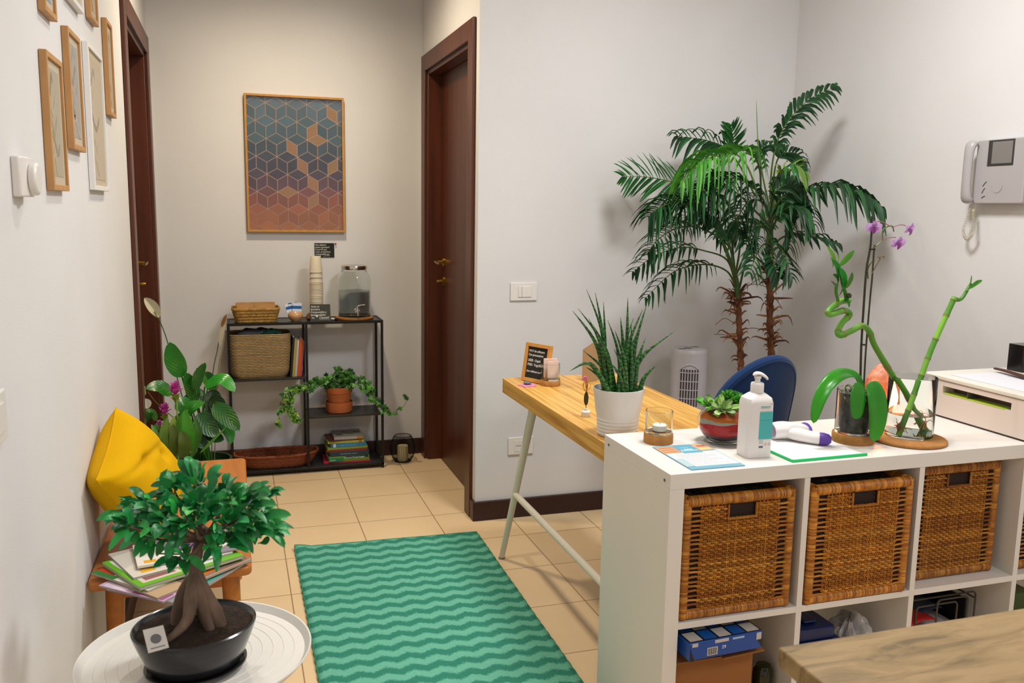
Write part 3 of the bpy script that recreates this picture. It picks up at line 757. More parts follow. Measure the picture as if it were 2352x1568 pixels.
# picture frames on the left wall: frame in a YZ plane
def wall_frame(y0, y1, z0, z1, d, wd, col, lab, inner='#b9ac95', prt='#a59a86', k=0):
    t = thing('picture_frame', lab, 'picture', (XL, (y0+y1)/2, z0), world=True, group=None)
    fm_ = {'wood': pine, 'white': mat('white_frame', '#e4e1dc', .4)}[col]
    m = MB(); X = XL+.001
    o = [(y0, z0), (y1, z0), (y1, z1), (y0, z1)]; i_ = [(y0+wd, z0+wd), (y1-wd, z0+wd), (y1-wd, z1-wd), (y0+wd, z1-wd)]
    vs = [Vector((xx, a, b_)) for xx in (X, X+d) for a, b_ in o+i_]
    fs = []
    for kk in range(4):
        j = (kk+1) % 4; fs += [(8+kk, 12+kk, 12+j, 8+j), (kk, j, 4+j, 4+kk), (kk, 8+kk, 8+j, j), (4+kk, 4+j, 12+j, 12+kk)]
    m.add(vs, fs); m.build('frame', fm_, t, bevel=.0012, smooth=0)
    m = MB(); xm = X+d*.62; m.add([(xm, y0+wd, z0+wd), (xm, y1-wd, z0+wd), (xm, y1-wd, z1-wd), (xm, y0+wd, z1-wd)], [(0, 1, 2, 3)], 0, inner)
    m.build('mount', vcr, t, smooth=0)
    m = MB(); g = wd+.018; r2 = random.Random(k)
    yy0, yy1, zz0, zz1 = y0+g, y1-g, z0+g, z1-g
    m.add([(xm+.0006, yy0, zz0), (xm+.0006, yy1, zz0), (xm+.0006, yy1, zz1), (xm+.0006, yy0, zz1)], [(0, 1, 2, 3)], 0, prt)
    for s_ in range(5):
        a = zz0+(zz1-zz0)*(s_+.5)/5.5; w2 = r2.uniform(.3, .9)
        kk_ = r2.uniform(.6, 1.2); c_ = tuple(x*kk_ for x in lin(prt))
        pts = [(yy0+(yy1-yy0)*(.05+.9*u_*w2), a+.02*math.sin(u_*5+s_)) for u_ in [q_/6 for q_ in range(7)]]
        vs = [(xm+.001, p, q_) for p, q_ in pts]+[(xm+.001, p, q_+.016) for p, q_ in reversed(pts)]
        m.add(vs, [tuple(range(14))], 0, c_)
    m.build('print', vcr, t, smooth=0)
wall_frame(2.08, 2.262, 1.402, 1.690, .0155, .0125, 'wood', 'oak picture frame nearest the camera in the lower row, just right of the thermostat', k=1)
wall_frame(2.367, 2.545, 1.505, 1.790, .0155, .0125, 'wood', 'oak picture frame between the lowest oak frame and the tall white frame', k=2, prt='#9c958c')
wall_frame(2.675, 2.965, 1.412, 1.808, .0155, .0125, 'white', 'tall white picture frame with a beige print low on the left wall', k=3, prt='#b5a692')
wall_frame(3.105, 3.245, 1.655, 1.952, .0155, .0125, 'wood', 'narrow oak picture frame nearest the left door', k=4)
wall_frame(2.105, 2.235, 1.772, 2.06, .0155, .0125, 'wood', 'oak picture frame cut by the top edge, above the lowest oak frame', k=5, prt='#8f9aa2')
wall_frame(2.43, 2.64, 1.868, 2.16, .0155, .0125, 'white', 'white picture frame of which only the bottom edge shows at the top left', k=6)
wall_frame(2.775, 2.925, 1.888, 2.18, .0155, .0125, 'wood', 'oak picture frame cut by the top edge, directly above the tall white frame', k=7, prt='#b09678')

# thermostat and rocker switch on the left wall
a0_, a1_ = PX(22, 357, XL), PX(48, 452, XL)
ty0 = a0_.y; tz1 = a0_.z; tz0 = a1_.z
t = thing('thermostat', 'white round-dial thermostat on the left wall', 'thermostat', (XL, ty0, tz0), world=True)
m = MB(); m.prism([(-.001, 0), (.012, 0), (.020, .01), (.022, .04), (.020, .082), (.012, .088), (-.001, .088)], -.0, tz1-tz0, off=(XL+.001, ty0, tz0)); m.build('body', white_pl, t, bevel=.003, seg=3)
m = MB(); m.lathe([(0, 0), (.030, 0), (.030, .010), (.026, .014), (0, .0145)], (XL+.0225, ty0+.048, (tz0+tz1)/2-.003), 28, M=Matrix.Rotation(R(90), 3, 'Y'), ripple=None); m.build('dial', white_pl, t, bevel=.0015)
q0, q1 = PX(0, 893, XL+.008), PX(19, 1003, XL+.008)
t = thing('wall_switch', 'white rocker switch at the left edge beside the bench', 'switch', (XL, q1.y, q1.z), world=True)
m = MB(); m.box(XL+.0005, XL+.009, q1.y-.118, q1.y, q1.z, q1.z+.083); m.build('cover_plate', white_pl, t, bevel=.003, seg=3)
m = MB(); m.box(XL+.009, XL+.012, q1.y-.092, q1.y-.026, q1.z+.018, q1.z+.066); m.build('rocker', white_pl, t, bevel=.0012)

# -------- bench
BY0, BY1, BX0, BX1, BZ = 2.245, 3.285, XL+.004, .022, .45
t = thing('bench', 'light wooden bench along the left wall', 'bench', ((BX0+BX1)/2, (BY0+BY1)/2, 0), world=True)
bw_ = mat('beech_orange', '#b9722c', .38, col2='#a8642a', scale=5, stretch=(9, .8, 9))
def roundrect(x0, x1, y0, y1, r, n=6):
    out = []
    for cx, cy, a in ((x1-r, y1-r, 0), (x0+r, y1-r, 90), (x0+r, y0+r, 180), (x1-r, y0+r, 270)):
        for i in range(n+1): an = R(a+90*i/n); out.append((cx+r*math.cos(an), cy+r*math.sin(an)))
    return out
m = MB(); m.prism(roundrect(BX0, BX1, BY0, BY1, .022), BZ-.024, BZ); m.build('seat', bw_, t, bevel=.006, seg=3)
for sx, x in ((-1, BX0+.055), (1, BX1-.055)):
    for sy, y in ((-1, BY0+.075), (1, BY1-.075)):
        m = MB(); x2 = x+(sx*.012); y2 = y+sy*.03
        m.tube([(x, y, BZ-.024), (x2, y2, 0)], [.024, .017], 16, cap=True); m.build('leg', bw_, t)
m = MB()
for x in (BX0+.055, BX1-.055): m.box(x-.010, x+.010, BY0+.075, BY1-.075, BZ-.075, BZ-.025)
for y in (BY0+.075, BY1-.075): m.box(BX0+.055, BX1-.055, y-.010, y+.010, BZ-.075, BZ-.025)
m.build('apron', bw_, t, bevel=.002)

# -------- yellow cushion leaning on the wall: four corners, puffed, with stitched tucks
ft, ntp, nb_, fb = Vector((-.325, 2.60, .812)), Vector((-.335, 2.265, .705)), Vector((-.232, 2.405, .463)), Vector((-.175, 2.715, .560))
t = thing('cushion', 'yellow cushion leaning against the left wall on the bench', 'cushion', (-.25, 2.5, .452), world=True)
nrm_c = (fb-nb_).cross(ntp-nb_).normalized()
if nrm_c.x < 0: nrm_c = -nrm_c
def cush(s):
    def f(u, v):
        a, b_ = 2*u-1, 2*v-1
        pin = 1-.07*(1-a*a)*abs(b_)**3; pin2 = 1-.07*(1-b_*b_)*abs(a)**3
        uu, vv = .5+.5*a*pin2, .5+.5*b_*pin
        p = nb_*(1-uu)*(1-vv)+fb*uu*(1-vv)+ntp*(1-uu)*vv+ft*uu*vv
        th = .078*(max(0, 1-a**4)*max(0, 1-b_**4))**.55
        tuck = 0
        for (cu, cv, dp) in ((.42, .74, .016), (.70, .55, .014)): tuck += dp*math.exp(-((u-cu)**2+(v-cv)**2)*260)
        tuck += .010*math.exp(-((v-.76+.35*(u-.4))**2)*900)*math.exp(-((u-.45)**2)*9)
        wr = .004*noise.noise(Vector((u*5, v*5, s*3.0)))*(1-a**4)*(1-b_**4)
        return p+nrm_c*s*(th-(tuck if s > 0 else 0)+wr)
    return f
m = MB(); m.grid(cush(1), 48, 48); m.grid(cush(-1), 48, 48)
ym = mat('yellow_velvet', '#d09f00', .85, var=.05, scale=6, bump=.12, bscale=300, spec=.15)
o = m.build('cover', ym, t, smooth=180)
m = MB(); m.tube([cush(1)(i/40, 0) for i in range(41)]+[cush(1)(1, i/40) for i in range(1, 41)]+[cush(1)(1-i/40, 1) for i in range(1, 41)]+[cush(1)(0, 1-i/40) for i in range(1, 40)], .0022, 6, closed=True)
m.build('seam', ym, t)

# -------- fanned magazines on the bench
def magazine(lab, cx, cy, z, rz, wd, ln, th, cover, patches, cat='magazine'):
    t = thing('magazine', lab, cat, (cx, cy, z), R(rz), group='magazines fanned on the bench')
    m = MB(); m.box(-wd/2, wd/2, -ln/2, ln/2, th-.0006, th, 0, cover)
    for q_, (x0, x1, y0, y1, c) in enumerate(patches): m.box(x0*wd, x1*wd, y0*ln, y1*ln, th-.0002, th+.0001+.00012*q_, 0, c)
    m.box(-wd/2, wd/2, -ln/2, ln/2, 0, .0006, 0, cover); m.build('cover', vcm, t)
    m = MB()
    for k in range(max(2, int(th/.0016))): m.box(-wd/2+.0012+.0006*(k % 2), wd/2-.0012, -ln/2+.0012+.0005*(k % 3), ln/2-.0012, .0006+k*(th-.0012)/max(2, int(th/.0016)), .0006+(k+.85)*(th-.0012)/max(2, int(th/.0016)), 0, '#cdc6bc' if k % 2 else '#b3aaa0')
    m.build('pages', vcr, t)
    return t
mz = BZ+.0008
MG = [('lowest magazine of the fan, grey cover with a pink face and teal corner', -.147, 2.238, -38, .212, .285, .006, '#8f8a8e', [(.05, .42, -.30, .05, '#b39aa0'), (.14, .30, -.18, -.06, '#6a3444'), (.34, .48, -.12, .12, '#3fa08c'), (-.40, -.1, -.45, -.2, '#a8a2a6')]),
      ('magazine with a lilac cover spreading left above the lowest one', -.166, 2.240, -41, .205, .278, .004, '#c3a9c4', [(.0, .48, -.49, -.36, '#a25a92'), (-.45, -.1, -.49, -.3, '#d4c4d2')]),
      ('magazine with a beige cover and an orange dish', -.152, 2.246, -50, .205, .278, .005, '#b79a78', [(.0, .48, -.20, .5, '#86685f'), (.20, .42, .02, .16, '#cc6a20'), (.26, .34, -.12, .0, '#cdb080')]),
      ('magazine with red and green strips at its left edge', -.190, 2.282, -46, .205, .270, .004, '#cfc8be', [(-.5, -.1, -.5, -.44, '#2e7a3a'), (-.5, -.20, -.44, -.36, '#b83c22')]),
      ('magazine with a bright green cover and an oval photo', -.168, 2.276, -60, .210, .273, .009, '#5faa22', [(.06, .42, -.44, -.08, '#cfc2b4'), (.11, .37, -.40, -.12, '#8a5a58'), (.05, .42, .0, .30, '#cfd2c8'), (-.45, .02, -.45, .45, '#d6d4cc')]),
      ('wide white leaflet with a small yellow oval on its cover', -.176, 2.302, -66, .190, .250, .005, '#cfcac0', [(.30, .42, -.40, -.26, '#d8a520'), (-.3, .22, -.3, .3, '#c2bcb2')]),
      ('magazine with a grey and violet cover below the small leaflets', -.125, 2.330, -74, .17, .235, .004, '#7e7884', [(-.1, .3, -.3, .1, '#7a68a8'), (.1, .35, -.1, .15, '#b06a50')])]
for i, a in enumerate(MG):
    magazine(a[0], a[1], a[2], mz, *a[3:]); mz += a[6]+.0006
def leaflet(lab, cx, cy, z, rz, wd, ln, pats, th=.004, c='#dcd8cf'):
    t = thing('leaflet', lab, 'leaflet', (cx, cy, z), R(rz))
    m = MB(); m.box(-wd/2, wd/2, -ln/2, ln/2, 0, th, 0, c)
    for (x0, x1, y0, y1, cc) in pats: m.box(x0*wd, x1*wd, y0*ln, y1*ln, th, th+.0003, 0, cc)
    m.build('cover', vcm, t)
leaflet('narrow white leaflet with a yellow oval on top of the magazine fan', -.232, 2.285, mz, 10, .055, .15, [(-.2, .3, -.42, -.3, '#dca21c'), (-.4, .4, -.1, .4, '#cbc6bc')], .006)
leaflet('small dark striped card beside the narrow white leaflet', -.165, 2.300, mz, -20, .06, .11, [(-.45, .45, -.45, -.3, '#e8e4dc'), (-.45, .45, -.2, -.05, '#e8e4dc'), (-.45, .45, .1, .5, '#8a5a9a')], .003, '#24242a')
leaflet('folded white leaflet at the right end of the magazine fan', -.055, 2.335, mz, -35, .06, .10, [(-.4, .4, -.4, .0, '#bdb6ac')], .004)

# -------- round white tray table
TC = Vector((-.088, 1.655, 0)); TR = .211; TZ = .53
t = thing('tray_table', 'round white metal tray table in front of the bench', 'table', TC)
tm = mat('white_powdercoat', '#dad6cf', .45, bump=.05, bscale=200)
m = MB(); m.lathe([(0, TZ-.0045), (TR-.012, TZ-.0045), (TR-.002, TZ+.008), (TR+.001, TZ+.0085), (TR+.001, TZ+.0065), (TR-.010, TZ-.007), (0, TZ-.007)], n=96)
for rr in [.02*k for k in range(1, 11)]:
    m.tube([(rr*math.cos(2*math.pi*i/72), rr*math.sin(2*math.pi*i/72), TZ-.0046) for i in range(72)], .0009, 4, closed=True)
m.build('tray', tm, t)
m = MB()
m.tube([((TR-.03)*math.cos(2*math.pi*i/64), (TR-.03)*math.sin(2*math.pi*i/64), TZ-.016) for i in range(64)], .008, 8, closed=True)
m.build('ring', tm, t)
for k in range(4):
    a = R(45+90*k); a2 = a+R(60)
    m = MB(); m.tube([((TR-.03)*math.cos(a), (TR-.03)*math.sin(a), TZ-.016), ((TR-.03)*math.cos(a2), (TR-.03)*math.sin(a2), .007)], .007, 8); m.build('leg', tm, t)
m = MB(); m.tube([((TR-.03)*math.cos(2*math.pi*i/64), (TR-.03)*math.sin(2*math.pi*i/64), .007) for i in range(64)], .007, 8, closed=True); m.build('foot_ring', tm, t)

# -------- bonsai in an oval pot with saucer
bc_ = Vector((-.088, 1.612, TZ-.0035)); brz = R(14)
Mz = Matrix.Rotation(brz, 3, 'Z')
t = thing('bonsai', 'ficus bonsai with thick bare roots in an oval black pot on the white tray table', 'plant', bc_)
pot_m = mat('black_glaze', '#1c1d20', .22, coat=.3)
def ov(prof, sx=.91, sy=.82):
    m = MB(); m.lathe(prof, n=56, sx=sx, sy=sy, M=Mz); return m
ov([(0, .0), (.088, .0), (.100, .010), (.100, .013), (.094, .013), (.086, .007), (0, .007)]).build('saucer', pot_m, t)
ov([(0, .012), (.085, .012), (.092, .018), (.112, .062), (.119, .080), (.1205, .087), (.117, .089), (.112, .086), (.106, .074), (0, .070)]).build('pot', pot_m, t)
m = MB()
def soilf(u, v):
    r_ = .111*u; a = 2*math.pi*v; p = Mz @ Vector((r_*.91*math.cos(a), r_*math.sin(a)*.76, 0))
    p.z = .082+.008*(1-u*u)+.004*noise.noise(Vector((p.x*60, p.y*60, 0)))*(1-u**6); return p
m.grid(soilf, 16, 48); m.build('soil', soil, t)
bark = mat('ficus_bark', '#776050', .75, col2='#4f3d30', scale=16, stretch=(2, 2, .6), bump=.5, bscale=45)
m = MB()
top = Vector((.004, .0, .205))
m.tube(spline([(.0, 0, .11), (.0, .0, .15), (.004, 0, .19), (.012, .003, .235), (.02, 0, .27)], 14), [.008, .009, .010, .0105, .0105, .0105, .0105, .0105, .010, .010, .009, .009, .008, .007], 12)
for pts, rs in ((((.002, -.002, .185), (-.002, -.022, .150), (-.012, -.044, .112), (-.050, -.064, .086)), (.008, .014, .010, .004)),
                (((.0, 0, .180), (-.016, .006, .145), (-.026, .008, .105), (-.030, .010, .078)), (.008, .014, .015, .012)),
                (((.006, 0, .190), (.016, -.006, .150), (.034, -.012, .110), (.046, -.018, .078)), (.009, .015, .016, .012)),
                (((.005, -.003, .185), (.012, -.018, .15), (.020, -.026, .11), (.030, -.034, .078)), (.008, .012, .011, .008)),
                (((.002, .004, .18), (.012, .02, .14), (.016, .03, .08)), (.008, .014, .014))):
    sp = spline(pts, 12); rr = [rs[min(int(i/11*(len(rs)-1)), len(rs)-2)]*(1-(i/11*(len(rs)-1)-min(int(i/11*(len(rs)-1)), len(rs)-2)))+rs[min(int(i/11*(len(rs)-1)), len(rs)-2)+1]*(i/11*(len(rs)-1)-min(int(i/11*(len(rs)-1)), len(rs)-2)) for i in range(12)]
    m.tube(sp, rr, 12)
m.build('trunk', bark, t)
# canopy clusters: pixel centres (measured) turned into places around the trunk
m = MB(); br = MB()
clus = [(300, 1210, 40, -.05), (345, 1165, 50, .0), (395, 1195, 60, -.04), (400, 1125, 45, .03), (450, 1110, 50, .02), (455, 1170, 70, -.03), (520, 1150, 60, .02), (560, 1160, 50, -.02), (600, 1150, 35, .02),
        (520, 1205, 56, -.05), (450, 1215, 56, -.06), (380, 1235, 40, -.03), (560, 1215, 50, -.02), (610, 1215, 35, .0), (505, 1255, 32, -.05), (425, 1283, 22, -.05), (335, 1232, 26, .0), (470, 1110, 30, .05), (590, 1190, 40, .05), (350, 1195, 45, .05), (300, 1180, 25, 0), (425, 1215, 40, .05), (500, 1180, 50, .06)]
gl = ['#1f8038', '#127030', '#2a9440', '#3aa04a', '#0f5a28', '#2f9050', '#208444', '#146a34']
base_w = bc_+Vector((.018, 0, .25))
for (px_, py_, rad, dy) in clus:
    Yc = bc_.y+dy; c3 = PY(px_, py_, Yc); rr = rad/1130
    br.tube(spline([base_w-bc_, (base_w-bc_).lerp(c3-bc_, .5)+Vector((0, 0, -.008)), c3-bc_], 8), [.006, .005, .004, .0035, .003, .0025, .002, .0015], 6)
    nn = int(19*(rad/50)**1.4)+3
    for k in range(nn):
        d = Vector((rnd.gauss(0, 1), rnd.gauss(0, 1), rnd.gauss(.25, .7))).normalized()
        p = c3-bc_+Vector((d.x*rr*.85, d.y*rr*.7, d.z*rr*.5))*rnd.uniform(.2, .95)
        out = Vector((p.x-.02, p.y, (p.z-.27)*.6)); out = out.normalized() if out.length > .01 else Vector((0, 0, 1))
        dr = (d*.9+out*.8+Vector((0, 0, rnd.uniform(-.3, .35)))).normalized()
        ln = rnd.uniform(.028, .045); tip = p+dr*ln+Vector((0, 0, -.005))
        mid = p+dr*ln*.5+Vector((0, 0, .004))
        c_ = lin(rnd.choice(gl), rnd.uniform(.75, 1.3))
        up = Vector((rnd.uniform(-.5, .5), rnd.uniform(-.9, .1), 1))
        m.blade([p, p.lerp(mid, .5)+Vector((0, 0, .001)), mid, mid.lerp(tip, .55)+Vector((0, 0, .001)), tip], lambda s_: .0082*math.sin(math.pi*min(1, s_*.92+.06))**.85, up, .22, col=c_, nc=2, seg=7)
# a few long shoots at the right
for (a_, b_) in (((600, 1190), (668, 1183)), ((590, 1225), (640, 1222)), ((600, 1245), (612, 1250)), ((575, 1130), (622, 1135)), ((300, 1230), (262, 1222)), ((290, 1160), (285, 1140)), ((382, 1120), (382, 1080)), ((590, 1160), (632, 1160)), ((570, 1100+30), (600, 1118))):
    p = PY(*a_, bc_.y-.01)-bc_; tip = PY(*b_, bc_.y-.03)-bc_
    m.blade([p, p.lerp(tip, .5)+Vector((0, 0, .005)), tip], lambda s_: .0115*math.sin(math.pi*min(1, s_*.92+.06))**.75, Vector((0, -.7, 1)), .2, col=lin('#2a7f3e'), nc=2, seg=8)
br.build('branches', bark, t); m.build('foliage', leafm, t)
m = MB(); lp_ = PY(358, 1467, bc_.y-.075)
Mt = Matrix.Rotation(R(18), 3, 'Z') @ Matrix.Rotation(R(38), 3, 'X')
m.obox(lp_-bc_, (.034, .044, .0014), Mt, 0, '#d2ccc4'); m.lathe([(.009, .0009), (.009, .0012), (0, .0012)], lp_-bc_, 16, M=Mt, col='#6a6a6a'); m.obox(lp_-bc_+Mt @ Vector((0, -.016, .0009)), (.024, .002, .0004), Mt, 0, '#7a7a7a'); m.build('plant_label', vcm, t)

# -------- peace lily
veinm = bpy.data.materials.new('veined_leaf'); veinm.use_nodes = True; nt = veinm.node_tree; N = nt.nodes; L = nt.links
tc = N.new('ShaderNodeTexCoord'); sep = N.new('ShaderNodeSeparateXYZ'); L.new(tc.outputs['UV'], sep.inputs[0])
av = mth(N, L, 'ABSOLUTE', mth(N, L, 'SUBTRACT', sep.outputs[1], .5))
ph = mth(N, L, 'SUBTRACT', mth(N, L, 'MULTIPLY', sep.outputs[0], 9), mth(N, L, 'MULTIPLY', av, 6))
nzl = N.new('ShaderNodeTexNoise'); nzl.inputs['Scale'].default_value = 14; L.new(tc.outputs['Object'], nzl.inputs[0])
sn = mth(N, L, 'ABSOLUTE', mth(N, L, 'SUBTRACT', mth(N, L, 'FRACT', mth(N, L, 'ADD', ph, 10)), .5))
vm = N.new('ShaderNodeMapRange'); L.new(sn, vm.inputs[0]); vm.inputs[1].default_value = .36; vm.inputs[2].default_value = .5
nm = N.new('ShaderNodeMapRange'); L.new(nzl.outputs[0], nm.inputs[0]); nm.inputs[1].default_value = .50; nm.inputs[2].default_value = .72
fac = mth(N, L, 'MULTIPLY', vm.outputs[0], nm.outputs[0])
vcn = N.new('ShaderNodeVertexColor'); vcn.layer_name = 'Col'
mx = N.new('ShaderNodeMix'); mx.data_type = 'RGBA'; L.new(fac, mx.inputs[0]); L.new(vcn.outputs[0], mx.inputs[6]); mx.inputs[7].default_value = (*lin('#a9c45a'), 1)
b = N['Principled BSDF']; L.new(mx.outputs[2], b.inputs[0]); b.inputs['Roughness'].default_value = .28
bp = N.new('ShaderNodeBump'); bp.inputs['Strength'].default_value = .3; bp.inputs['Distance'].default_value = .003; L.new(sn, bp.inputs['Height']); L.new(bp.outputs[0], b.inputs['Normal'])
pl = Vector((PY(468, 1000, 4.02).x, 4.02, 0))
t = thing('peace_lily', 'tall peace lily with big veined leaves on the floor before the shelf unit', 'plant', pl, world=True)
gpot = mat('dark_green_pot', '#1e3a1c', .4)
m = MB(); m.lathe([(0, 0), (.085, 0), (.088, .01), (.112, .235), (.118, .237), (.118, .25), (.108, .25), (.105, .22), (0, .215)], pl, 40); m.build('pot', gpot, t)
m = MB(); m.lathe([(0, .222), (.104, .220)], pl, 24); m.build('soil', soil, t)
LV = [  # base px, tip px, depth tip, half width, arch, lean of normal, colour
    ((520/1, 0), 0)]
def lv(b0_, mid, tip, Y_, hw_, col='#1e6b20', nrm=(0, -1, .35), fold=.12, stem=True, rootd=0):
    b3, m3, t3 = PY(*b0_, Y_), PY(*mid, Y_-.02), PY(*tip, Y_-.04)
    root = pl+Vector((rnd.uniform(-.04, .04), rnd.uniform(-.04, .04), .22))
    if stem: st_.tube(spline([root, root.lerp(b3, .5)+Vector((0, 0, .03)), b3], 10), [.004]*5+[.003]*5, 6, col='#3f7a28')
    m.blade([b3, m3, t3], lambda s_: hw_*math.sin(math.pi*min(1, s_**.8*.97+.02))**.8*(1 if s_ < .9 else (1-s_)*10), nrm, fold, col=lin(col, rnd.uniform(.85, 1.15)), nc=6, seg=18, uv=True)
m = MB(); st_ = MB()
lv((418, 865), (400, 825), (390, 785), 3.98, .042, '#2b7a24')
lv((452, 918), (438, 885), (425, 855), 4.0, .032, '#2f7c28', (.3, -1, .2))
lv((450, 895), (455, 862), (472, 832), 3.96, .026, '#1f6a24', (.5, -1, .2))
lv((478, 885), (462, 862), (450, 845), 4.05, .022, '#2a7024', (0, -.6, 1))
lv((470, 888), (510, 870), (540, 900), 3.9, .038, '#2f9028', (0, -.55, 1), .05)
lv((495, 900), (480, 870), (468, 855), 4.1, .028, '#1a5a1c', (0, -1, .6))
lv((395, 905), (365, 888), (335, 893), 3.86, .032, '#246a1e', (0, -.8, .8))
lv((455, 950), (475, 975), (500, 1003), 3.86, .045, '#174f16', (.1, -1, .35))
lv((490, 930), (520, 955), (550, 990), 3.84, .040, '#1f5a18', (-.1, -1, .4))
lv((480, 920), (500, 930), (505, 965), 3.92, .036, '#103c12', (0, -1, .2))
lv((485, 895), (490, 925), (478, 955), 3.95, .036, '#0f3a12')
lv((440, 930), (420, 925), (405, 945), 3.88, .030, '#1b6420', (0, -.8, .8))
lv((420, 960), (440, 935), (470, 925), 3.8, .028, '#2f8428', (0, -.8, .7))
lv((400, 1000), (375, 975), (337, 1000), 3.8, .022, '#1c5a1c', (0, -.6, .9))
lv((360, 965), (345, 945), (333, 975), 3.82, .020, '#1a561c', (0, -.6, .9))
lv((470, 980), (490, 1000), (515, 1010), 3.88, .030, '#0e3a10')
lv((430, 970), (450, 1000), (470, 1030), 3.88, .034, '#123f14')
lv((500, 960), (525, 990), (530, 1020), 3.9, .026, '#22701e')
lv((410, 950), (425, 985), (440, 1020), 3.9, .034, '#164a16')
lv((445, 905), (430, 935), (425, 965), 4.0, .036, '#1d6a22')
lv((470, 900), (450, 915), (440, 950), 4.02, .034, '#12461a')
lv((460, 1040), (490, 1010), (520, 980), 3.78, .006, '#5f9a3c', stem=False)
m.build('leaves', veinm, t); 
def spathe(pts, Y_, hw_, col='#cfc9a6'):
    q = [PY(*p, Y_) for p in pts]; fl = MB()
    fl.blade(q, lambda s_: hw_*math.sin(math.pi*min(1, s_*.96+.03))**.8, (.3, -1, .1), .5, col=lin(col), nc=6, seg=14)
    if hw_ > .022: fl.tube([PY(355, 715, 3.915), PY(362, 730, 3.915)], [.003, .002], 6, col='#8a8a5a')
    fl.build('flower', leafs, t)
st_.tube(spline([pl+Vector((-.02, 0, .22)), PY(405, 860, 3.98), PY(380, 770, 3.95), PY(360, 722, 3.93)], 24), .0022, 6, col='#4a6a3a')
spathe(((366, 728), (350, 705), (332, 684)), 3.93, .023)
st_.tube(spline([pl+Vector((.03, 0, .22)), PY(487, 880, 4.06), PY(500, 800, 4.06), PY(505, 770, 4.06)], 16), .002, 6, col='#4a5a3a')
st_.tube(spline([pl+Vector((.04, 0, .22)), PY(500, 865, 4.05), PY(512, 800, 4.05), PY(517, 765, 4.05)], 16), .002, 6, col='#8a7a50')
spathe(((505, 795), (508, 765), (519, 725)), 4.05, .011, '#c2b79a'); spathe(((509, 750), (513, 738), (520, 722)), 4.04, .008, '#8a5a24')
spathe(((495, 880), (497, 870), (493, 862)), 4.0, .008, '#d4cfb0'); spathe(((440, 945), (450, 932), (456, 925)), 3.78, .009, '#ddd6b8')
st_.tube(spline([PY(400, 960, 3.9), PY(360, 925, 3.8), PY(340, 900, 3.75)], 10), .0018, 5, col='#7a7a3a')
spathe(((334, 906), (330, 895), (333, 886)), 3.74, .007, '#d8c89a'); spathe(((338, 938), (336, 925), (334, 915)), 3.74, .018, '#e4e0c8')
st_.build('stems', stemm, t)

# -------- pink curcuma in front of it
cp = Vector((PY(405, 1010, 3.58).x, 3.58, 0))
t = thing('siam_tulip', 'pink flowering plant with upright pale green stems behind the bench', 'plant', cp, world=True)
m = MB(); m.lathe([(0, 0), (.055, 0), (.075, .17), (.080, .172), (.078, .185), (.07, .185), (.068, .165), (0, .165)], cp, 32); m.build('pot', mat('clay_brown_pot', '#6a4a34', .6), t)
st_ = MB(); m = MB(); fl = MB()
def stalk(pts, Y_, r_, col):
    q = [cp+Vector((rnd.uniform(-.02, .02), 0, .165))]+[PY(*p, Y_) for p in pts]; st_.tube(spline(q, 14), r_, 6, col=col); return q[-1]
for (hx_, hy_, Y_, s_) in ((402, 893, 3.52, 1.0), (378, 940, 3.54, .85), (366, 973, 3.50, .45)):
    stalk(((hx_+6, hy_+90), (hx_+4, hy_+18)), Y_, .0032, '#7a9a3a')
    c3 = PY(hx_, hy_, Y_)
    for k in range(12):
        a = k*2.4; ring = k/12
        d = Vector((math.cos(a)*(.75-.3*ring), math.sin(a)*(.75-.3*ring), .6+.6*ring)).normalized()
        b3 = c3+Vector((0, 0, -.025*s_+.02*ring*s_)); ln = .040*s_
        fl.blade([b3, b3+d*ln*.5+Vector((0, 0, .003)), b3+d*ln], lambda q_: .011*s_*math.sin(math.pi*min(1, q_*.9+.08))**.6, Vector((-d.x, -d.y, .6)), .3, col=lin('#b8449a', rnd.uniform(.8, 1.25)), nc=4, seg=7)
    for k in range(8):
        a = k*2.4+1; d = Vector((math.cos(a)*.5, math.sin(a)*.5, .6)).normalized(); b3 = c3+Vector((0, 0, -.055*s_+.018*(k/8)*s_))
        fl.blade([b3, b3+d*.015*s_, b3+d*.03*s_], lambda q_: .009*s_*math.sin(math.pi*min(1, q_*.9+.08))**.6, Vector((-d.x, -d.y, .6)), .4, col=lin('#8a9a34', rnd.uniform(.8, 1.2)), nc=4, seg=5)
for (b_, md, tp, Y_, hw_, c_) in (((405, 1050), (400, 1000), (430, 940), 3.52, .022, '#4f8a24'), ((420, 1052), (432, 1000), (424, 942), 3.46, .024, '#3f8a1c'), ((395, 1050), (402, 1015), (396, 975), 3.45, .022, '#4a5c18'),
        ((418, 1052), (424, 1022), (416, 990), 3.44, .024, '#4c6018'), ((385, 1045), (375, 1000), (385, 960), 3.5, .016, '#6a8a34'), ((370, 1040), (360, 1000), (348, 975), 3.5, .010, '#5f8a34'), ((400, 1040), (396, 990), (400, 955), 3.5, .012, '#8aa03a'),
        ((440, 1050), (455, 1000), (448, 960), 3.55, .014, '#3a6a20'), ((390, 1030), (388, 990), (378, 960), 3.55, .010, '#8a9a3a')):
    m.blade([PY(*b_, Y_), PY(*md, Y_-.01), PY(*tp, Y_)], lambda q_, hw_=hw_: hw_*math.sin(math.pi*min(1, q_*.93+.05))**.7, (.2, -1, .2), .3, col=lin(c_), nc=4, seg=14)
m.build('leaves', leafs, t); fl.build('flower_heads', leafs, t); st_.build('stems', stemm, t)

# ================================================================== partition wall, desk area
rnd = random.Random(5)
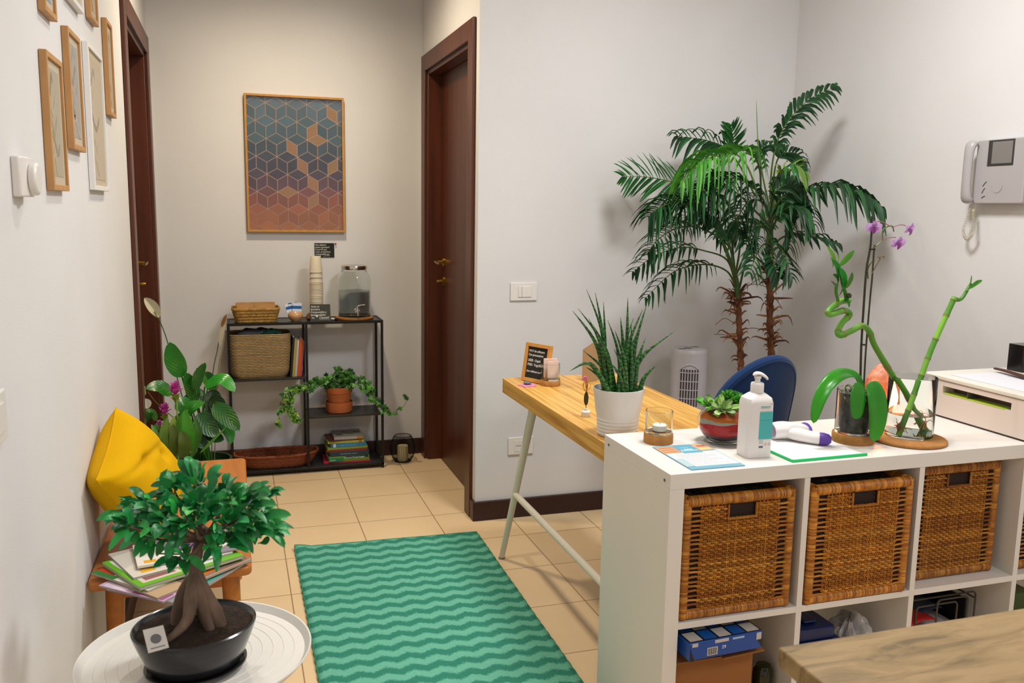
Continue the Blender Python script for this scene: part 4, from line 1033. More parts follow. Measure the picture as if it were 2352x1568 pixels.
# light switch and socket
def plate(name, x0, x1, z0, z1, lab, cat):
    t = thing(name, lab, cat, ((x0+x1)/2, YP, z0), world=True)
    m = MB(); m.box(x0, x1, YP-.009, YP-.0005, z0, z1); m.build('cover_plate', white_pl, t, bevel=.003, seg=3)
    return t
t = plate('light_switch', 1.143, 1.266, .984, 1.064, 'white double light switch on the partition wall above the desk', 'switch')
for x0, x1, nm in ((1.178, 1.194, 'rocker'), (1.195, 1.238, 'rocker')):
    m = MB(); m.box(x0, x1, YP-.013, YP-.009, 1.000, 1.047); m.build(nm, white_pl, t, bevel=.0015)
t = plate('wall_socket', 1.144, 1.262, .292, .372, 'white wall socket low on the partition wall behind the desk leg', 'socket')
m = MB(); m.box(1.172, 1.236, YP-.0105, YP-.009, .306, .358); m.build('insert', white_pl, t, bevel=.0005)
m = MB(); Mx = Matrix.Rotation(R(90), 3, 'X')
for x, z, sx, sz in ((1.183, .333, .0032, .0018), (1.1905, .333, .0018, .0018), (1.198, .333, .0032, .0018), (1.216, .341, .0016, .0030), (1.216, .333, .0018, .0018), (1.216, .325, .0016, .0030)):
    m.lathe([(1, 0), (1, .0006), (0, .0006)], (x, YP-.0106, z), 12, M=Mx @ Matrix.Diagonal((sx, sz, 1)))
m.build('pin_holes', dark_pl, t)

# -------- desk
DX0, DX1, DYN, DYF, DZT = .967, 1.440, 2.145, 3.122, .74
t = thing('desk', 'bamboo topped desk with slim white legs behind the white cube shelf', 'desk', ((DX0+DX1)/2, (DYN+DYF)/2, 0), world=True)
bam = bpy.data.materials.new('bamboo_strips'); bam.use_nodes = True; nt = bam.node_tree; N = nt.nodes; L = nt.links
tc = N.new('ShaderNodeTexCoord'); mp = N.new('ShaderNodeMapping'); mp.inputs['Scale'].default_value = (70, 2.2, 55); L.new(tc.outputs['Object'], mp.inputs[0])
nz = N.new('ShaderNodeTexNoise'); nz.inputs['Scale'].default_value = 1; nz.inputs['Detail'].default_value = 2; L.new(mp.outputs[0], nz.inputs[0])
mp2 = N.new('ShaderNodeMapping'); mp2.inputs['Scale'].default_value = (300, 9, 300); L.new(tc.outputs['Object'], mp2.inputs[0])
nz2 = N.new('ShaderNodeTexNoise'); nz2.inputs['Scale'].default_value = 1; nz2.inputs['Detail'].default_value = 3; L.new(mp2.outputs[0], nz2.inputs[0])
a_ = mth(N, L, 'ADD', mth(N, L, 'MULTIPLY', nz.outputs[0], .7), mth(N, L, 'MULTIPLY', nz2.outputs[0], .3))
cr = N.new('ShaderNodeValToRGB'); L.new(a_, cr.inputs[0]); e = cr.color_ramp.elements; e[0].position = .32; e[0].color = (*lin('#a9762c'), 1); e[1].position = .62; e[1].color = (*lin('#d9aa58'), 1)
b = N['Principled BSDF']; L.new(cr.outputs[0], b.inputs[0]); b.inputs['Roughness'].default_value = .42
m = MB(); m.box(DX0, DX1, DYN, DYF, DZT-.055, DZT); m.build('desk_top', bam, t, bevel=.0015)
legm = mat('cream_metal', '#ddd8c8', .35)
for sx, x, xo in ((0, DX0+.085, .985), (1, DX1-.085, DX1-.01)):
    for y, yo in ((DYF-.14, DYF+.035), (DYN+.10, DYN-.0+.02)):
        m = MB(); m.tube([(x, y, DZT-.056), (xo, yo, 0.004)], [.0165, .011], 18); m.build('leg', legm, t)
        m = MB(); m.lathe([(0, 0), (.013, 0), (.013, .008), (0, .008)], (xo, yo, 0), 14); m.build('foot_cap', mat('grey_plastic', '#8c8a84', .5), t)
    m = MB(); f = .58; ya = (DYF-.14)+(.175)*f; yb_ = DYN+.10-.08*f; xx = x+(xo-x)*f; zz = (DZT-.056)*(1-f)
    m.tube([(xx, ya, zz), (xx, yb_, zz)], .0125, 14); m.build('crossbar', legm, t)
for ya_, yb2_ in ((DYN+.06, DYN+.10), (DYF-.18, DYF-.12)):
    m = MB(); m.box(DX0+.05, DX1-.05, ya_, yb2_, DZT-.075, DZT-.0555); m.build('under_rail', legm, t, bevel=.002)

# wifi sign
c0 = PZ(1199, 873, DZT); c1 = PZ(1262, 886, DZT)
ax = (c1-c0); rz_ = math.atan2(ax.y, ax.x); wf = .105
t = thing('wifi_sign', 'wood framed chalkboard with the wifi note standing on the desk', 'sign', Vector((c0.x, c0.y, DZT+.001)), rz_)
fw, fh = .128, .145
lean = Matrix.Rotation(R(-10), 3, 'X') @ Matrix.Rotation(R(0), 3, 'Y')
m = MB(); bw2 = .014
for x0, x1, z0, z1 in ((0, fw, 0, bw2), (0, fw, fh-bw2, fh), (0, bw2, bw2, fh-bw2), (fw-bw2, fw, bw2, fh-bw2)):
    m.obox(lean @ Vector(((x0+x1)/2, 0, (z0+z1)/2)), (x1-x0, .014, z1-z0), lean)
m.build('frame', mat('sign_oak', '#c48a44', .5, var=.12, scale=30), t, bevel=.001)
m = MB(); m.obox(lean @ Vector((fw/2, .001, fh/2)), (fw-2*bw2+.002, .006, fh-2*bw2+.002), lean); wb_ = m.build('board', board, t)
for i, (s, z_, sz) in enumerate((('Wi-Fi da utilizzare', .112, .0125), ('Con precauzione', .097, .0125), ('USER : Ospiti', .076, .0135), ('PASS : Yoga2020', .060, .0135), ('(non utilizzare per', .036, .0115))):
    text('writing', s, sz, chalk, wb_, lean @ Vector((.018, -.0023, z_)), (R(80), 0, 0), sx=.86, shear=.1)
m = MB(); m.obox((fw/2, .040, .042), (.02, .004, .088), Matrix.Rotation(R(24), 3, 'X')); m.build('easel_leg', mat('sign_oak', '#c48a44'), t)

# tealight glass with pink paper
def tumbler(name, lab, loc, r_, hb, hg, th=.0022, off=.94, bottom=.006):
    t = thing(name, lab, 'candle holder', loc)
    m = MB(); m.lathe([(0, 0), (r_, 0), (r_+.0006, .002), (r_+.0006, hb-.001), (r_, hb), (0, hb)], n=40); m.build('cork_base', cork, t)
    rg = r_*off
    m = MB(); m.lathe([(0, hb+.0004), (rg-.002, hb+.0004), (rg, hb+.003), (rg, hb+hg-.001), (rg-th/2, hb+hg), (rg-th, hb+hg-.001), (rg-th, hb+bottom+.002), (rg-th-.002, hb+bottom), (0, hb+bottom)], n=48); m.build('glass', glass, t)
    return t
g0 = PZ(1264, 884, DZT); g0.z = DZT+.0003
t = tumbler('glass_holder', 'small glass on a cork base holding a pale pink paper packet on the desk', g0+Vector((.0, .0, 0)), .0365, .019, .062)
m = MB(); m.obox((.0, .004, .060), (.050, .010, .070), Matrix.Rotation(R(-12), 3, 'Z')); m.obox((.004, -.010, .056), (.044, .004, .062), Matrix.Rotation(R(8), 3, 'Z'))
single(m, 'paper_packet', mat('pale_pink_paper', '#dcbfb2', .7, var=.05, scale=20), 'pale pink folded paper standing inside the small glass on the desk', 'paper', g0+Vector((0, 0, .003)), bevel=.001)
c_ = PZ(1210, 884, DZT)
m = MB(); r2 = random.Random(2)
m.prism([(.030*(1+.18*math.sin(5*a))*math.cos(a), .030*(1+.18*math.sin(5*a))*math.sin(a)) for a in [2*math.pi*i/60 for i in range(60)]], 0, .0025)
single(m, 'felt_flower', mat('pink_felt', '#d07aa8', .9), 'flat pink felt flower lying left on the desk', 'coaster', (c_.x, c_.y-.01, DZT+.0003))
m = MB(); m.ell((0, 0, .0065), (.016, .012, .0065), 16, 10)
single(m, 'pebble', mat('grey_stone', '#5f6466', .35, var=.3, scale=60), 'grey polished pebble resting on the pink felt flower', 'stone', (c_.x+.001, c_.y-.004, DZT+.0029))
# twine charm in a white base
c_ = PZ(1348, 958, DZT)
t = thing('leaf_charm', 'white stand with a dark leaf shaped charm and twine, left of the planter', 'ornament', (c_.x, c_.y+.01, DZT+.0003))
m = MB(); m.lathe([(0, 0), (.0135, 0), (.0145, .002), (.0145, .016), (.0125, .0185), (.006, .0185), (.006, .026), (0, .026)], n=28); m.build('base', white_pl, t)
m = MB(); m.tube([(0, 0, .026), (0, 0, .034)], .0012, 6)
m.prism([(math.sin(a)*.0075*(1 if math.cos(a) > 0 else 1), math.cos(a)*.022-.0) for a in [2*math.pi*i/24 for i in range(24)]], -.001, .001, M=Matrix.Rotation(R(90), 3, 'X'), off=(0, 0, .057)); m.build('charm', mat('dark_olive', '#33301c', .5), t)
m = MB()
for k in range(5):
    a = k*1.2; m.tube(spline([(0, 0, .078), (.014*math.cos(a), .006*math.sin(a), .096), (.006*math.cos(a+1), 0, .112), (0, 0, .08)], 12), .0009, 4)
m.tube([(0, 0, .03), (0, 0, .12)], .0008, 4); m.build('twine', mat('twine', '#b0763c', .8), t)
m = MB()
for k in range(6):
    a = k*1.05; m.ell((-.006+.004*math.cos(a), -.001, .122+.004*math.sin(a)), (.004, .003, .004), 8, 5)
m.build('bead_flower', mat('pink_bead', '#d8649a', .5), t)
# folded kraft card
k0 = PY(1337, 868, 3.0); k1 = PY(1372, 868, 3.02)
t = thing('kraft_card', 'tall tan folded card standing behind the white planter', 'card', (k0.x, 3.00, DZT+.0003))
m = MB()
m.add([(0, 0, 0), (.028, -.03, 0), (.028, -.03, .150), (0, 0, .120)], [(0, 1, 2, 3)]); m.add([(.028, -.03, 0), (.075, .01, 0), (.075, .01, .115), (.028, -.03, .150)], [(0, 1, 2, 3)])
m.build('panels', mat('tan_card', '#ab8c68', .75), t, solid=.0012, smooth=0)

# -------- snake plant in a white ribbed planter
sc_ = Vector((PY(1423, 1000, 2.24).x-.010, 2.235, DZT+.0005))
t = thing('snake_plant', 'spiky cylinder snake plant in a white ribbed planter at the near end of the desk', 'plant', sc_)
m = MB(); pr = [(0, 0), (.054, 0), (.058, .004)]
for k in range(26):
    z = .006+.05*k/26; pr.append((.058+.008*z/.13+.0007*math.sin(k*math.pi*2/5.2), z))
pr += [(.0655, .075), (.0705, .115), (.0735, .133), (.0735, .138), (.0708, .138), (.068, .118), (0, .112)]
m.lathe(pr, n=56); m.build('planter', mat('white_ceramic', '#dcd8d2', .3), t)
m = MB(); m.lathe([(0, .125), (.068, .121)], n=32); m.build('soil', soil, t)
sn_m = bpy.data.materials.new('snake_leaf'); sn_m.use_nodes = True; nt = sn_m.node_tree; N = nt.nodes; L = nt.links
tc = N.new('ShaderNodeTexCoord'); wv = N.new('ShaderNodeTexWave'); wv.bands_direction = 'Z'; wv.inputs['Scale'].default_value = 26; wv.inputs['Distortion'].default_value = 9; wv.inputs['Detail'].default_value = 3; wv.inputs['Detail Scale'].default_value = 2.5
L.new(tc.outputs['Object'], wv.inputs[0]); cr = N.new('ShaderNodeValToRGB'); L.new(wv.outputs[0], cr.inputs[0]); e = cr.color_ramp.elements
e[0].position = .1; e[0].color = (*lin('#0e3416'), 1); e[1].position = .95; e[1].color = (*lin('#3c7a2a'), 1); e_ = cr.color_ramp.elements.new(.6); e_.color = (*lin('#1a4f24'), 1)
b = N['Principled BSDF']; L.new(cr.outputs[0], b.inputs[0]); b.inputs['Roughness'].default_value = .38
m = MB()
tips = [(1315, 713, -.02), (1328, 708, .03), (1347, 664, 0), (1367, 672, .04), (1352, 730, -.02), (1386, 693, .05), (1308, 852, -.04), (1345, 842, -.05), (1442, 683, .03), (1425, 729, .0), (1455, 730, .05), (1476, 711, -.02), (1486, 698, 0), (1477, 735, .04), (1553, 758, -.02), (1508, 838, -.06),
        (1362, 745, 0), (1412, 758, -.04), (1450, 745, -.03), (1466, 760, .05), (1483, 775, .02), (1380, 780, -.05), (1410, 800, -.06), (1430, 790, -.05), (1396, 735, .05), (1478, 795, -.03), (1340, 805, .04), (1355, 770, .05), (1505, 790, .05), (1440, 770, .05), (1400, 830, -.06)]
for k, (px_, py_, dy) in enumerate(tips):
    tip = PY(px_, py_, 2.235+dy)-sc_
    a = rnd.uniform(0, 6.28); bx_ = max(-.045, min(.045, tip.x*.33+rnd.uniform(-.022, .022))); by_ = max(-.04, min(.04, dy*.6+rnd.uniform(-.02, .02)))
    b3 = Vector((bx_, by_, .118)); ln = (tip-b3).length
    ctrl = b3+Vector(((tip.x-bx_)*.28, (tip.y-by_)*.3, (tip.z-b3.z)*.55+.02*ln))
    pts = spline([b3, ctrl, tip], 16) if tip.z > .2 else spline([b3+Vector((0, 0, .012)), b3.lerp(tip, .5)+Vector((0, 0, .058)), tip], 16)
    r0 = rnd.uniform(.0078, .0105)
    rs = [max(.0006, r0*(1-(i/15)**1.7)) for i in range(16)]
    m.tube(pts, rs, 8, flat=.8)
m.build('leaves', sn_m, t)

# -------- tower fan
f0, f1 = PY(1548, 805, 3.36), PY(1622, 795, 3.36); fr = (f1.x-f0.x)/2; fz = PY(1585, 800, 3.36).z+.004
fc = Vector(((f0.x+f1.x)/2, 3.36, 0))
t = thing('tower_fan', 'pale grey tower fan standing behind the desk', 'fan', fc, R(-22))
fanm = mat('pale_grey_plastic', '#b9b3b6', .35)
m = MB(); m.lathe([(0, 0), (fr*1.35, 0), (fr*1.35, .015), (fr*.9, .04), (0, .04)], n=40); m.build('base', fanm, t)
m = MB(); m.lathe([(0, .03), (fr*.93, .035), (fr, .06), (fr, fz-.022), (fr*.985, fz-.012), (fr*.9, fz-.003), (0, fz)], n=48); m.build('body', fanm, t)
for c_, r_ in (((-.012, -.015, fz+.0005), (.018, .010, .003)), ((-.04, -.035, fz-.0005), (.016, .003, .002)), ((.025, .030, fz-.0003), (.018, .004, .002))):
    m = MB(); m.ell(c_, r_, 16, 6); m.build('button', mat('grey_button', '#77756f', .4), t)
m = MB(); gz0, gz1 = .12, fz-.085
def cyl(a, z, r_=1.0): return Vector((fr*r_*math.sin(a), -fr*r_*math.cos(a), z))
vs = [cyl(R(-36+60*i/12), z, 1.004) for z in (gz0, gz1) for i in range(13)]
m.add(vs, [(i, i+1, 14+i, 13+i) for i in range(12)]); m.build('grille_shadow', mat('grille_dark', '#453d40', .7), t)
m = MB()
for i in range(8):
    a = R(-36+60*i/7); m.tube([cyl(a, gz0, 1.012), cyl(a, gz1, 1.012)], .0026, 5)
z = gz0
while z < gz1: m.tube([cyl(R(-36+60*i/12), z, 1.013) for i in range(13)], .0022, 5); z += .038
m.tube([cyl(R(-36+60*i/12), gz1+.022*math.sin(math.pi*i/12), 1.006) for i in range(13)], .004, 6); m.tube([cyl(R(-37), gz0, 1.006), cyl(R(-37), gz1, 1.006)], .004, 6); m.tube([cyl(R(25), gz0, 1.006), cyl(R(25), gz1, 1.006)], .004, 6)
m.build('grille', fanm, t)

# -------- blue velvet chair
ch = Vector((1.688, 2.80, 0))
t = thing('chair', 'blue velvet chair with a rounded back standing behind the desk', 'chair', ch, R(-165))
vel = mat('blue_velvet', '#12305a', .85, var=.18, scale=3, bump=.05, bscale=200, sheen=.12, spec=.2)
def backf(u, v, th=0):
    v = math.sin(v*math.pi/2)
    z = .46+.418*v
    hw_ = .200*(1-.16*v**2.0)*(max(0, 1-max(0, (v-.50)/.50)**2.8))**.5
    a = (2*u-1)
    x = hw_*a
    y = .22+.035*v-.10*(x/.2)**2*(1-.45*v)
    return Vector((x, y+th, z))
m = MB(); m.grid(lambda u, v: backf(u, v, -.0), 24, 40); m.grid(lambda u, v: backf(1-u, v, .034), 24, 40)
rim = [backf(0, v/40) for v in range(40)]+[backf(1, 1-v/40) for v in range(41)]
m.tube([p+Vector((0, .017, 0)) for p in rim], .0185, 10)
m.build('backrest', vel, t)
m = MB(); m.lathe([(0, .395), (.20, .395), (.232, .415), (.238, .44), (.225, .468), (.17, .478), (0, .474)], n=40, sy=.96); m.build('seat', vel, t)
for sx in (-1, 1):
    for sy in (-1, 1): m = MB(); m.tube([(sx*.13, sy*.13, .396), (sx*.20, sy*.20, 0)], [.013, .009], 12); m.build('leg', mat('black_leg', '#161514', .4), t)

# -------- palm
pb = Vector((2.20, 3.24, 0))
t = thing('potted_palm', 'tall two stemmed parlour palm in the corner behind the blue chair', 'plant', pb, world=True)
m = MB(); m.lathe([(0, 0), (.12, 0), (.15, .28), (.158, .30), (.145, .30), (.138, .27), (0, .262)], pb, 40); m.build('pot', mat('anthracite_pot', '#3a3a3c', .5), t)
m = MB(); m.lathe([(0, .27), (.14, .266)], pb, 24); m.build('soil', soil, t)
def c(x, y): return (1400+x/2.306, 180+y/2.306)
def W(x, y, Y_): q = c(x, y); return PY(q[0], q[1], Y_)
tk = mat('palm_trunk', '#7a4c2c', .85, col2='#4c2a18', scale=25, stretch=(1, 1, .5), bump=.6, bscale=60)
TL = [pb+Vector((-.04, 0, .26)), W(700, 1620, 3.24), W(695, 1500, 3.24), W(688, 1350, 3.24), W(682, 1200, 3.24), W(680, 1140, 3.24)]
TR_ = [pb+Vector((.04, 0, .26)), W(862, 1600, 3.22), W(857, 1450, 3.22), W(850, 1300, 3.22), W(848, 1120, 3.22), W(845, 1010, 3.22)]
m = MB()
for T_, r0 in ((TL, .0150), (TR_, .0165)):
    sp = spline(T_, 46); m.tube(sp, [r0*(.75+.25*(1-i/45))*(1+.16*math.sin(i*1.9)) for i in range(46)], 12)
m.build('trunk', tk, t)
hu = MB()
for T_ in (TL, TR_):
    sp = spline(T_, 60)
    for k in range(85):
        i = rnd.randint(24, 59); p = sp[i]; a = rnd.uniform(0, 6.28); ln = rnd.uniform(.04, .085) if rnd.random() < .82 else rnd.uniform(.10, .16)
        d = Vector((math.cos(a), math.sin(a)*.7, rnd.uniform(-.1, 1.1))).normalized()
        q1_ = p+d*ln*.6; q2_ = q1_+Vector((d.x*.5, d.y*.4, rnd.uniform(-.8, .2)))*ln*.4
        hu.blade([p, q1_, q2_], lambda s_: .0055*(1-s_)+.0006, (rnd.uniform(-1, 1), -1, .2), .5, col=lin(rnd.choice(['#6a3c22', '#8a5a38', '#54301c', '#9a6c44']), rnd.uniform(.8, 1.1)), nc=2, seg=7)
hu.build('dry_sheaths', vcr, t)
sh_ = MB(); sh_.tube(spline([W(845, 1030, 3.22), W(847, 900, 3.22), W(852, 760, 3.22), W(860, 640, 3.22)], 14), [.015, .017, .018, .018, .017, .016, .015, .014, .013, .012, .011, .010, .009, .008], 12, col='#46602c')
sh_.tube(spline([W(680, 1160, 3.24), W(676, 1100, 3.24), W(668, 1040, 3.24)], 8), [.014, .014, .013, .012, .011, .01, .009, .008], 12, col='#4a6a30'); sh_.build('green_sheath', stemm, t)
def frond(pts, t0, ll, cols, droop=.35, side=(0, -.6, 1), n=None, fw=.0072, both=True, ys=None, spread=.85):
    Ys = ys or [3.2]*len(pts)
    if isinstance(Ys, (int, float)): Ys = [Ys]*len(pts)
    P_ = [W(x, y, Y_) for (x, y), Y_ in zip(pts, Ys)]
    for p in P_: p.x = min(p.x, 2.47); p.y = min(p.y, 3.52)
    sp = spline(P_, 70); L_ = sum((sp[i+1]-sp[i]).length for i in range(69))
    m = MB(); m.tube(sp, [.0042*(1-i/69)+.0009 for i in range(70)], 6, col=lin('#55702c'))
    n = n or max(10, int(L_*(1-t0)/.0195)); up0 = Vector(side).normalized()
    for k in range(n):
        u = t0+(1-t0)*(k+.5)/n; i = min(67, int(u*69)); p = sp[i]; tg = (sp[i+2]-sp[i]).normalized()
        v = (u-t0)/(1-t0); l_ = ll*(.45+.75*math.sin(math.pi*min(1, v*.82+.14)))*rnd.uniform(.88, 1.1)*(1 if v < .9 else .7)
        sd = tg.cross(up0)
        if sd.length < .1: sd = Vector((0, -1, 0))
        sd.normalize()
        for s_ in ((-1, 1) if both else (1,)):
            d = (tg*(.55+.5*v)+sd*s_*spread+up0*.12+Vector((rnd.uniform(-.16, .16), rnd.uniform(-.16, .16), rnd.uniform(-.18, .18)))).normalized()
            e1 = p+d*l_*.5; e2 = p+d*l_*.95+Vector((0, 0, -droop*l_*rnd.uniform(.8, 1.3)))
            for e_ in (e1, e2): e_.y = min(e_.y, 3.575); e_.x = min(e_.x, 2.50)
            m.blade([p, e1, e2], lambda q_: fw*math.sin(math.pi*min(1, (q_*.93+.05)**.75))**.9+.0004, tg.cross(d).cross(d)+up0, .35, col=lin(rnd.choice(cols), rnd.uniform(.75, 1.2)), nc=2, seg=6)
    m.build('frond', leafs, t)
DK = ['#1c4a24', '#153c1e', '#245a2a', '#1a4420']; MD = ['#2a6a2c', '#23602a', '#347a34', '#1e5424']; LT = ['#468c2c', '#549a34', '#3a7c2a', '#5ea23a']; YG = ['#7a9a3a', '#6a8c34', '#8aa444']
S1 = (.25, -.9, .5)
frond([(672, 1110), (620, 1020), (500, 985), (340, 1025), (183, 1172)], .42, .085, DK, .45, (0, -.35, 1), ys=[3.24, 3.2, 3.15, 3.12, 3.1])
frond([(668, 1090), (620, 960), (500, 912), (380, 895), (230, 945), (118, 1032)], .45, .085, DK, .35, (0, -.4, 1), ys=[3.24, 3.25, 3.3, 3.3, 3.3, 3.3])
frond([(664, 1060), (640, 900), (500, 800), (370, 790), (260, 850), (200, 930)], .42, .095, DK, .4, (0, -.45, 1), ys=[3.24, 3.2, 3.12, 3.05, 3.0, 3.0])
frond([(662, 1060), (635, 880), (520, 740), (400, 655), (270, 680), (205, 740)], .42, .11, DK, .55, (0, -.5, 1), ys=[3.24, 3.2, 3.1, 3.05, 3.0, 3.0])
frond([(664, 1050), (645, 850), (600, 700), (480, 590), (320, 545), (180, 520), (60, 522)], .44, .125, MD, .08, (0, -.95, .35), ys=[3.24, 3.24, 3.3, 3.35, 3.38, 3.4, 3.4], fw=.0065, n=26)
frond([(800, 640), (795, 480), (740, 385), (620, 400), (490, 440), (375, 560)], .30, .12, LT, .75, (0, -.2, 1), ys=[3.22, 3.15, 3.05, 2.98, 2.95, 2.95], fw=.009)
frond([(790, 620), (720, 450), (620, 370), (500, 325), (352, 308)], .38, .115, DK, .5, (-.2, -.75, .6), ys=[3.22, 3.28, 3.35, 3.38, 3.4], fw=.0078)
frond([(770, 620), (700, 480), (655, 400), (655, 320), (640, 250)], .5, .075, MD, .0, (0, -1, .1), ys=3.38, fw=.008)
frond([(850, 640), (860, 470), (890, 330), (950, 220), (1060, 110), (1205, 42)], .30, .085, DK, .4, (.3, -.8, .5), ys=[3.22, 3.2, 3.18, 3.15, 3.12, 3.1])
frond([(860, 700), (930, 620), (1060, 590), (1200, 575), (1330, 620), (1432, 690)], .22, .125, DK, .75, (0, -.25, 1), ys=[3.2, 3.15, 3.05, 2.95, 2.88, 2.84], fw=.0088)
frond([(855, 660), (880, 540), (920, 480), (980, 460), (1040, 500)], .35, .08, YG+MD, .35, (.1, -.9, .5), ys=[3.2, 3.1, 3.05, 3.0, 3.0])
frond([(850, 900), (920, 840), (1010, 828), (1110, 845), (1212, 880)], .3, .075, DK, .4, (0, -.4, 1), ys=[3.22, 3.2, 3.15, 3.1, 3.08])
frond([(850, 880), (815, 880), (780, 930), (740, 1035)], .15, .085, DK, .3, (-.2, -1, .3), ys=[3.2, 3.1, 3.05, 3.0])
frond([(855, 860), (890, 880), (930, 940), (965, 1060)], .12, .09, DK, .25, (.2, -1, .3), ys=[3.2, 3.1, 3.0, 2.98])
frond([(850, 880), (856, 940), (875, 1000), (895, 1060)], .1, .07, DK, .2, (0, -1, .2), ys=[3.18, 3.05, 3.0, 3.0])
frond([(688, 1110), (730, 940), (795, 790), (880, 690), (960, 640)], .5, .07, MD, .2, (0, -.9, .4), ys=[3.24, 3.3, 3.35, 3.4, 3.42])
frond([(664, 1050), (690, 880), (660, 720), (570, 620), (480, 600), (400, 680)], .45, .11, DK, .6, (0, -.5, 1), ys=[3.24, 3.15, 3.05, 3.0, 2.95, 2.92])
frond([(850, 780), (760, 690), (690, 620), (610, 560), (540, 520)], .25, .11, DK, .3, (0, -.8, .6), ys=[3.2, 3.1, 3.05, 3.0, 3.0])
frond([(850, 740), (800, 620), (700, 540), (570, 540), (430, 640)], .25, .12, DK+MD, .6, (0, -.5, 1), ys=[3.2, 3.12, 3.05, 3.02, 3.0])
frond([(862, 720), (900, 580), (950, 540), (1000, 590), (1012, 680)], .2, .10, DK, .5, (.1, -.7, .8), ys=[3.2, 3.25, 3.28, 3.3, 3.3], fw=.0088)
frond([(850, 820), (800, 780), (720, 760), (640, 780), (560, 850)], .3, .09, DK, .5, (0, -.5, 1), ys=[3.22, 3.2, 3.2, 3.2, 3.2])
frond([(858, 640), (880, 460), (920, 400), (990, 400), (1035, 450)], .35, .08, DK, .4, (0, -.8, .6), ys=3.3)
frond([(664, 1050), (600, 880), (540, 760), (480, 700), (350, 760)], .5, .10, DK, .5, (0, -.5, 1), ys=[3.24, 3.28, 3.3, 3.3, 3.3])
frond([(850, 700), (820, 560), (800, 450), (810, 370), (900, 345)], .4, .07, DK, .5, (0, -.8, .6), ys=3.3)
frond([(664, 1060), (720, 920), (740, 860), (700, 800), (640, 830)], .5, .07, DK, .3, (0, -.8, .6), ys=3.3)
frond([(862, 800), (900, 720), (960, 680), (1040, 700), (1080, 780)], .15, .09, DK, .6, (0, -.6, .8), ys=[3.2, 3.1, 3.02, 2.98, 2.95], fw=.0085)
for pts_, ll_, cs_ in (([(850, 760), (900, 650), (960, 610), (1010, 650), (1000, 740)], .10, DK), ([(850, 800), (880, 720), (930, 730), (960, 820), (950, 900)], .085, DK), ([(850, 720), (800, 650), (740, 650), (690, 720), (680, 800)], .095, DK), ([(852, 700), (880, 600), (950, 560), (1010, 590)], .09, DK), ([(664, 1040), (640, 900), (600, 800), (560, 740), (500, 740)], .09, DK), ([(850, 840), (810, 780), (760, 800), (720, 880)], .08, DK), ([(664, 1040), (600, 860), (500, 690), (380, 650), (300, 660), (215, 720)], .10, DK)):
    frond(pts_, .2, ll_, cs_, .45, (0, -.7, .7), ys=[3.2]+[3.08]*(len(pts_)-1))
m = MB(); m.tube(spline([W(805, 600, 3.2), W(787, 360, 3.2), W(777, 118, 3.2)], 14), [.003]*8+[.002, .002, .0018, .0015, .001, .0006], 6, col='#4f7a34'); m.build('spear', stemm, t)
m = MB()
for a_, b_, c2_ in (((560, 1305), (610, 1270), (665, 1300)), ((555, 1355), (620, 1360), (670, 1400)), ((720, 1325), (770, 1322), (820, 1335)), ((605, 1130), (650, 1145), (675, 1200)), ((820, 940+110), (760, 1080), (700, 1130)), ((915, 1220), (890, 1180), (855, 1140)), ((725, 1095), (780, 1090), (835, 1105))):
    m.tube(spline([W(*a_, 3.2), W(*b_, 3.2), W(*c2_, 3.22)], 9), .0016, 5, col='#6a4428')
m.build('dry_stalks', stemm, t)

# -------- video intercom on the right wall
hx = XW
t = thing('video_intercom', 'white video intercom with a handset and coiled cord on the right wall', 'intercom', (hx, 2.36, 1.42), world=True)
icm = mat('intercom_plastic', '#aba6a6', .35)
xf = hx-.038
q_bl = PX(2232, 468, xf); q_br = PX(2346, 471, xf); q_tr = PX(2356, 310, xf); q_tl = PX(2256, 322, xf)
y1, y0 = q_bl.y, q_br.y; z0, z1 = q_bl.z, q_tl.z
m = MB(); m.prism(roundrect(y0, y1, z0, z1, .008), -hx+.0005, -xf, M=Matrix(((0, 0, -1), (1, 0, 0), (0, 1, 0)))); m.build('body', icm, t, bevel=.004, seg=3)
s0_, s1_ = PX(2273, 320, xf), PX(2320, 378, xf)
m = MB(); m.box(xf-.0015, xf+.002, s1_.y-.012, s0_.y-.0, s1_.z-.002, s0_.z-.004); m.build('screen_bezel', mat('bezel_dark', '#3a3636', .3), t, bevel=.001)
m = MB(); m.box(xf-.0022, xf-.0012, s1_.y-.006, s0_.y-.018, s1_.z+.006, s0_.z-.010); m.build('screen', mat('screen_grey', '#7c7874', .15), t)
m = MB(); hz0, hz1 = z0-.002, z1+.004; hy = y1+.008
pts = spline([(xf-.006, hy, hz0+.012), (xf-.022, hy, hz0+.03), (xf-.026, hy, (hz0+hz1)/2), (xf-.022, hy, hz1-.03), (xf-.006, hy, hz1-.012)], 20)
m.tube(pts, [.017, .020, .022, .022, .021, .020, .019, .0185, .018, .018, .018, .018, .0185, .019, .020, .021, .022, .022, .020, .017], 16, flat=.62)
m.build('handset', icm, t)
m = MB(); p_a, p_b, p_c = PX(2231, 470, xf), PX(2212, 540, xf), PX(2236, 480, xf)
core = spline([p_a, PX(2222, 500, xf), PX(2212, 532, xf), PX(2222, 549, xf), PX(2236, 532, xf), PX(2236, 500, xf), p_c+Vector((.0, 0, 0))], 340)
cv = []
for i, p in enumerate(core):
    a = i*2*math.pi/7; tg = (core[min(i+1, 339)]-core[max(i-1, 0)]).normalized(); u_ = tg.cross(Vector((1, 0, 0))).normalized(); cv.append(p+u_*.0052*math.cos(a)+Vector((.0052*math.sin(a), 0, 0)))
m.tube(cv, .0011, 5); m.build('coiled_cord', mat('cord_cream', '#c2b8a4', .5), t)
m = MB()
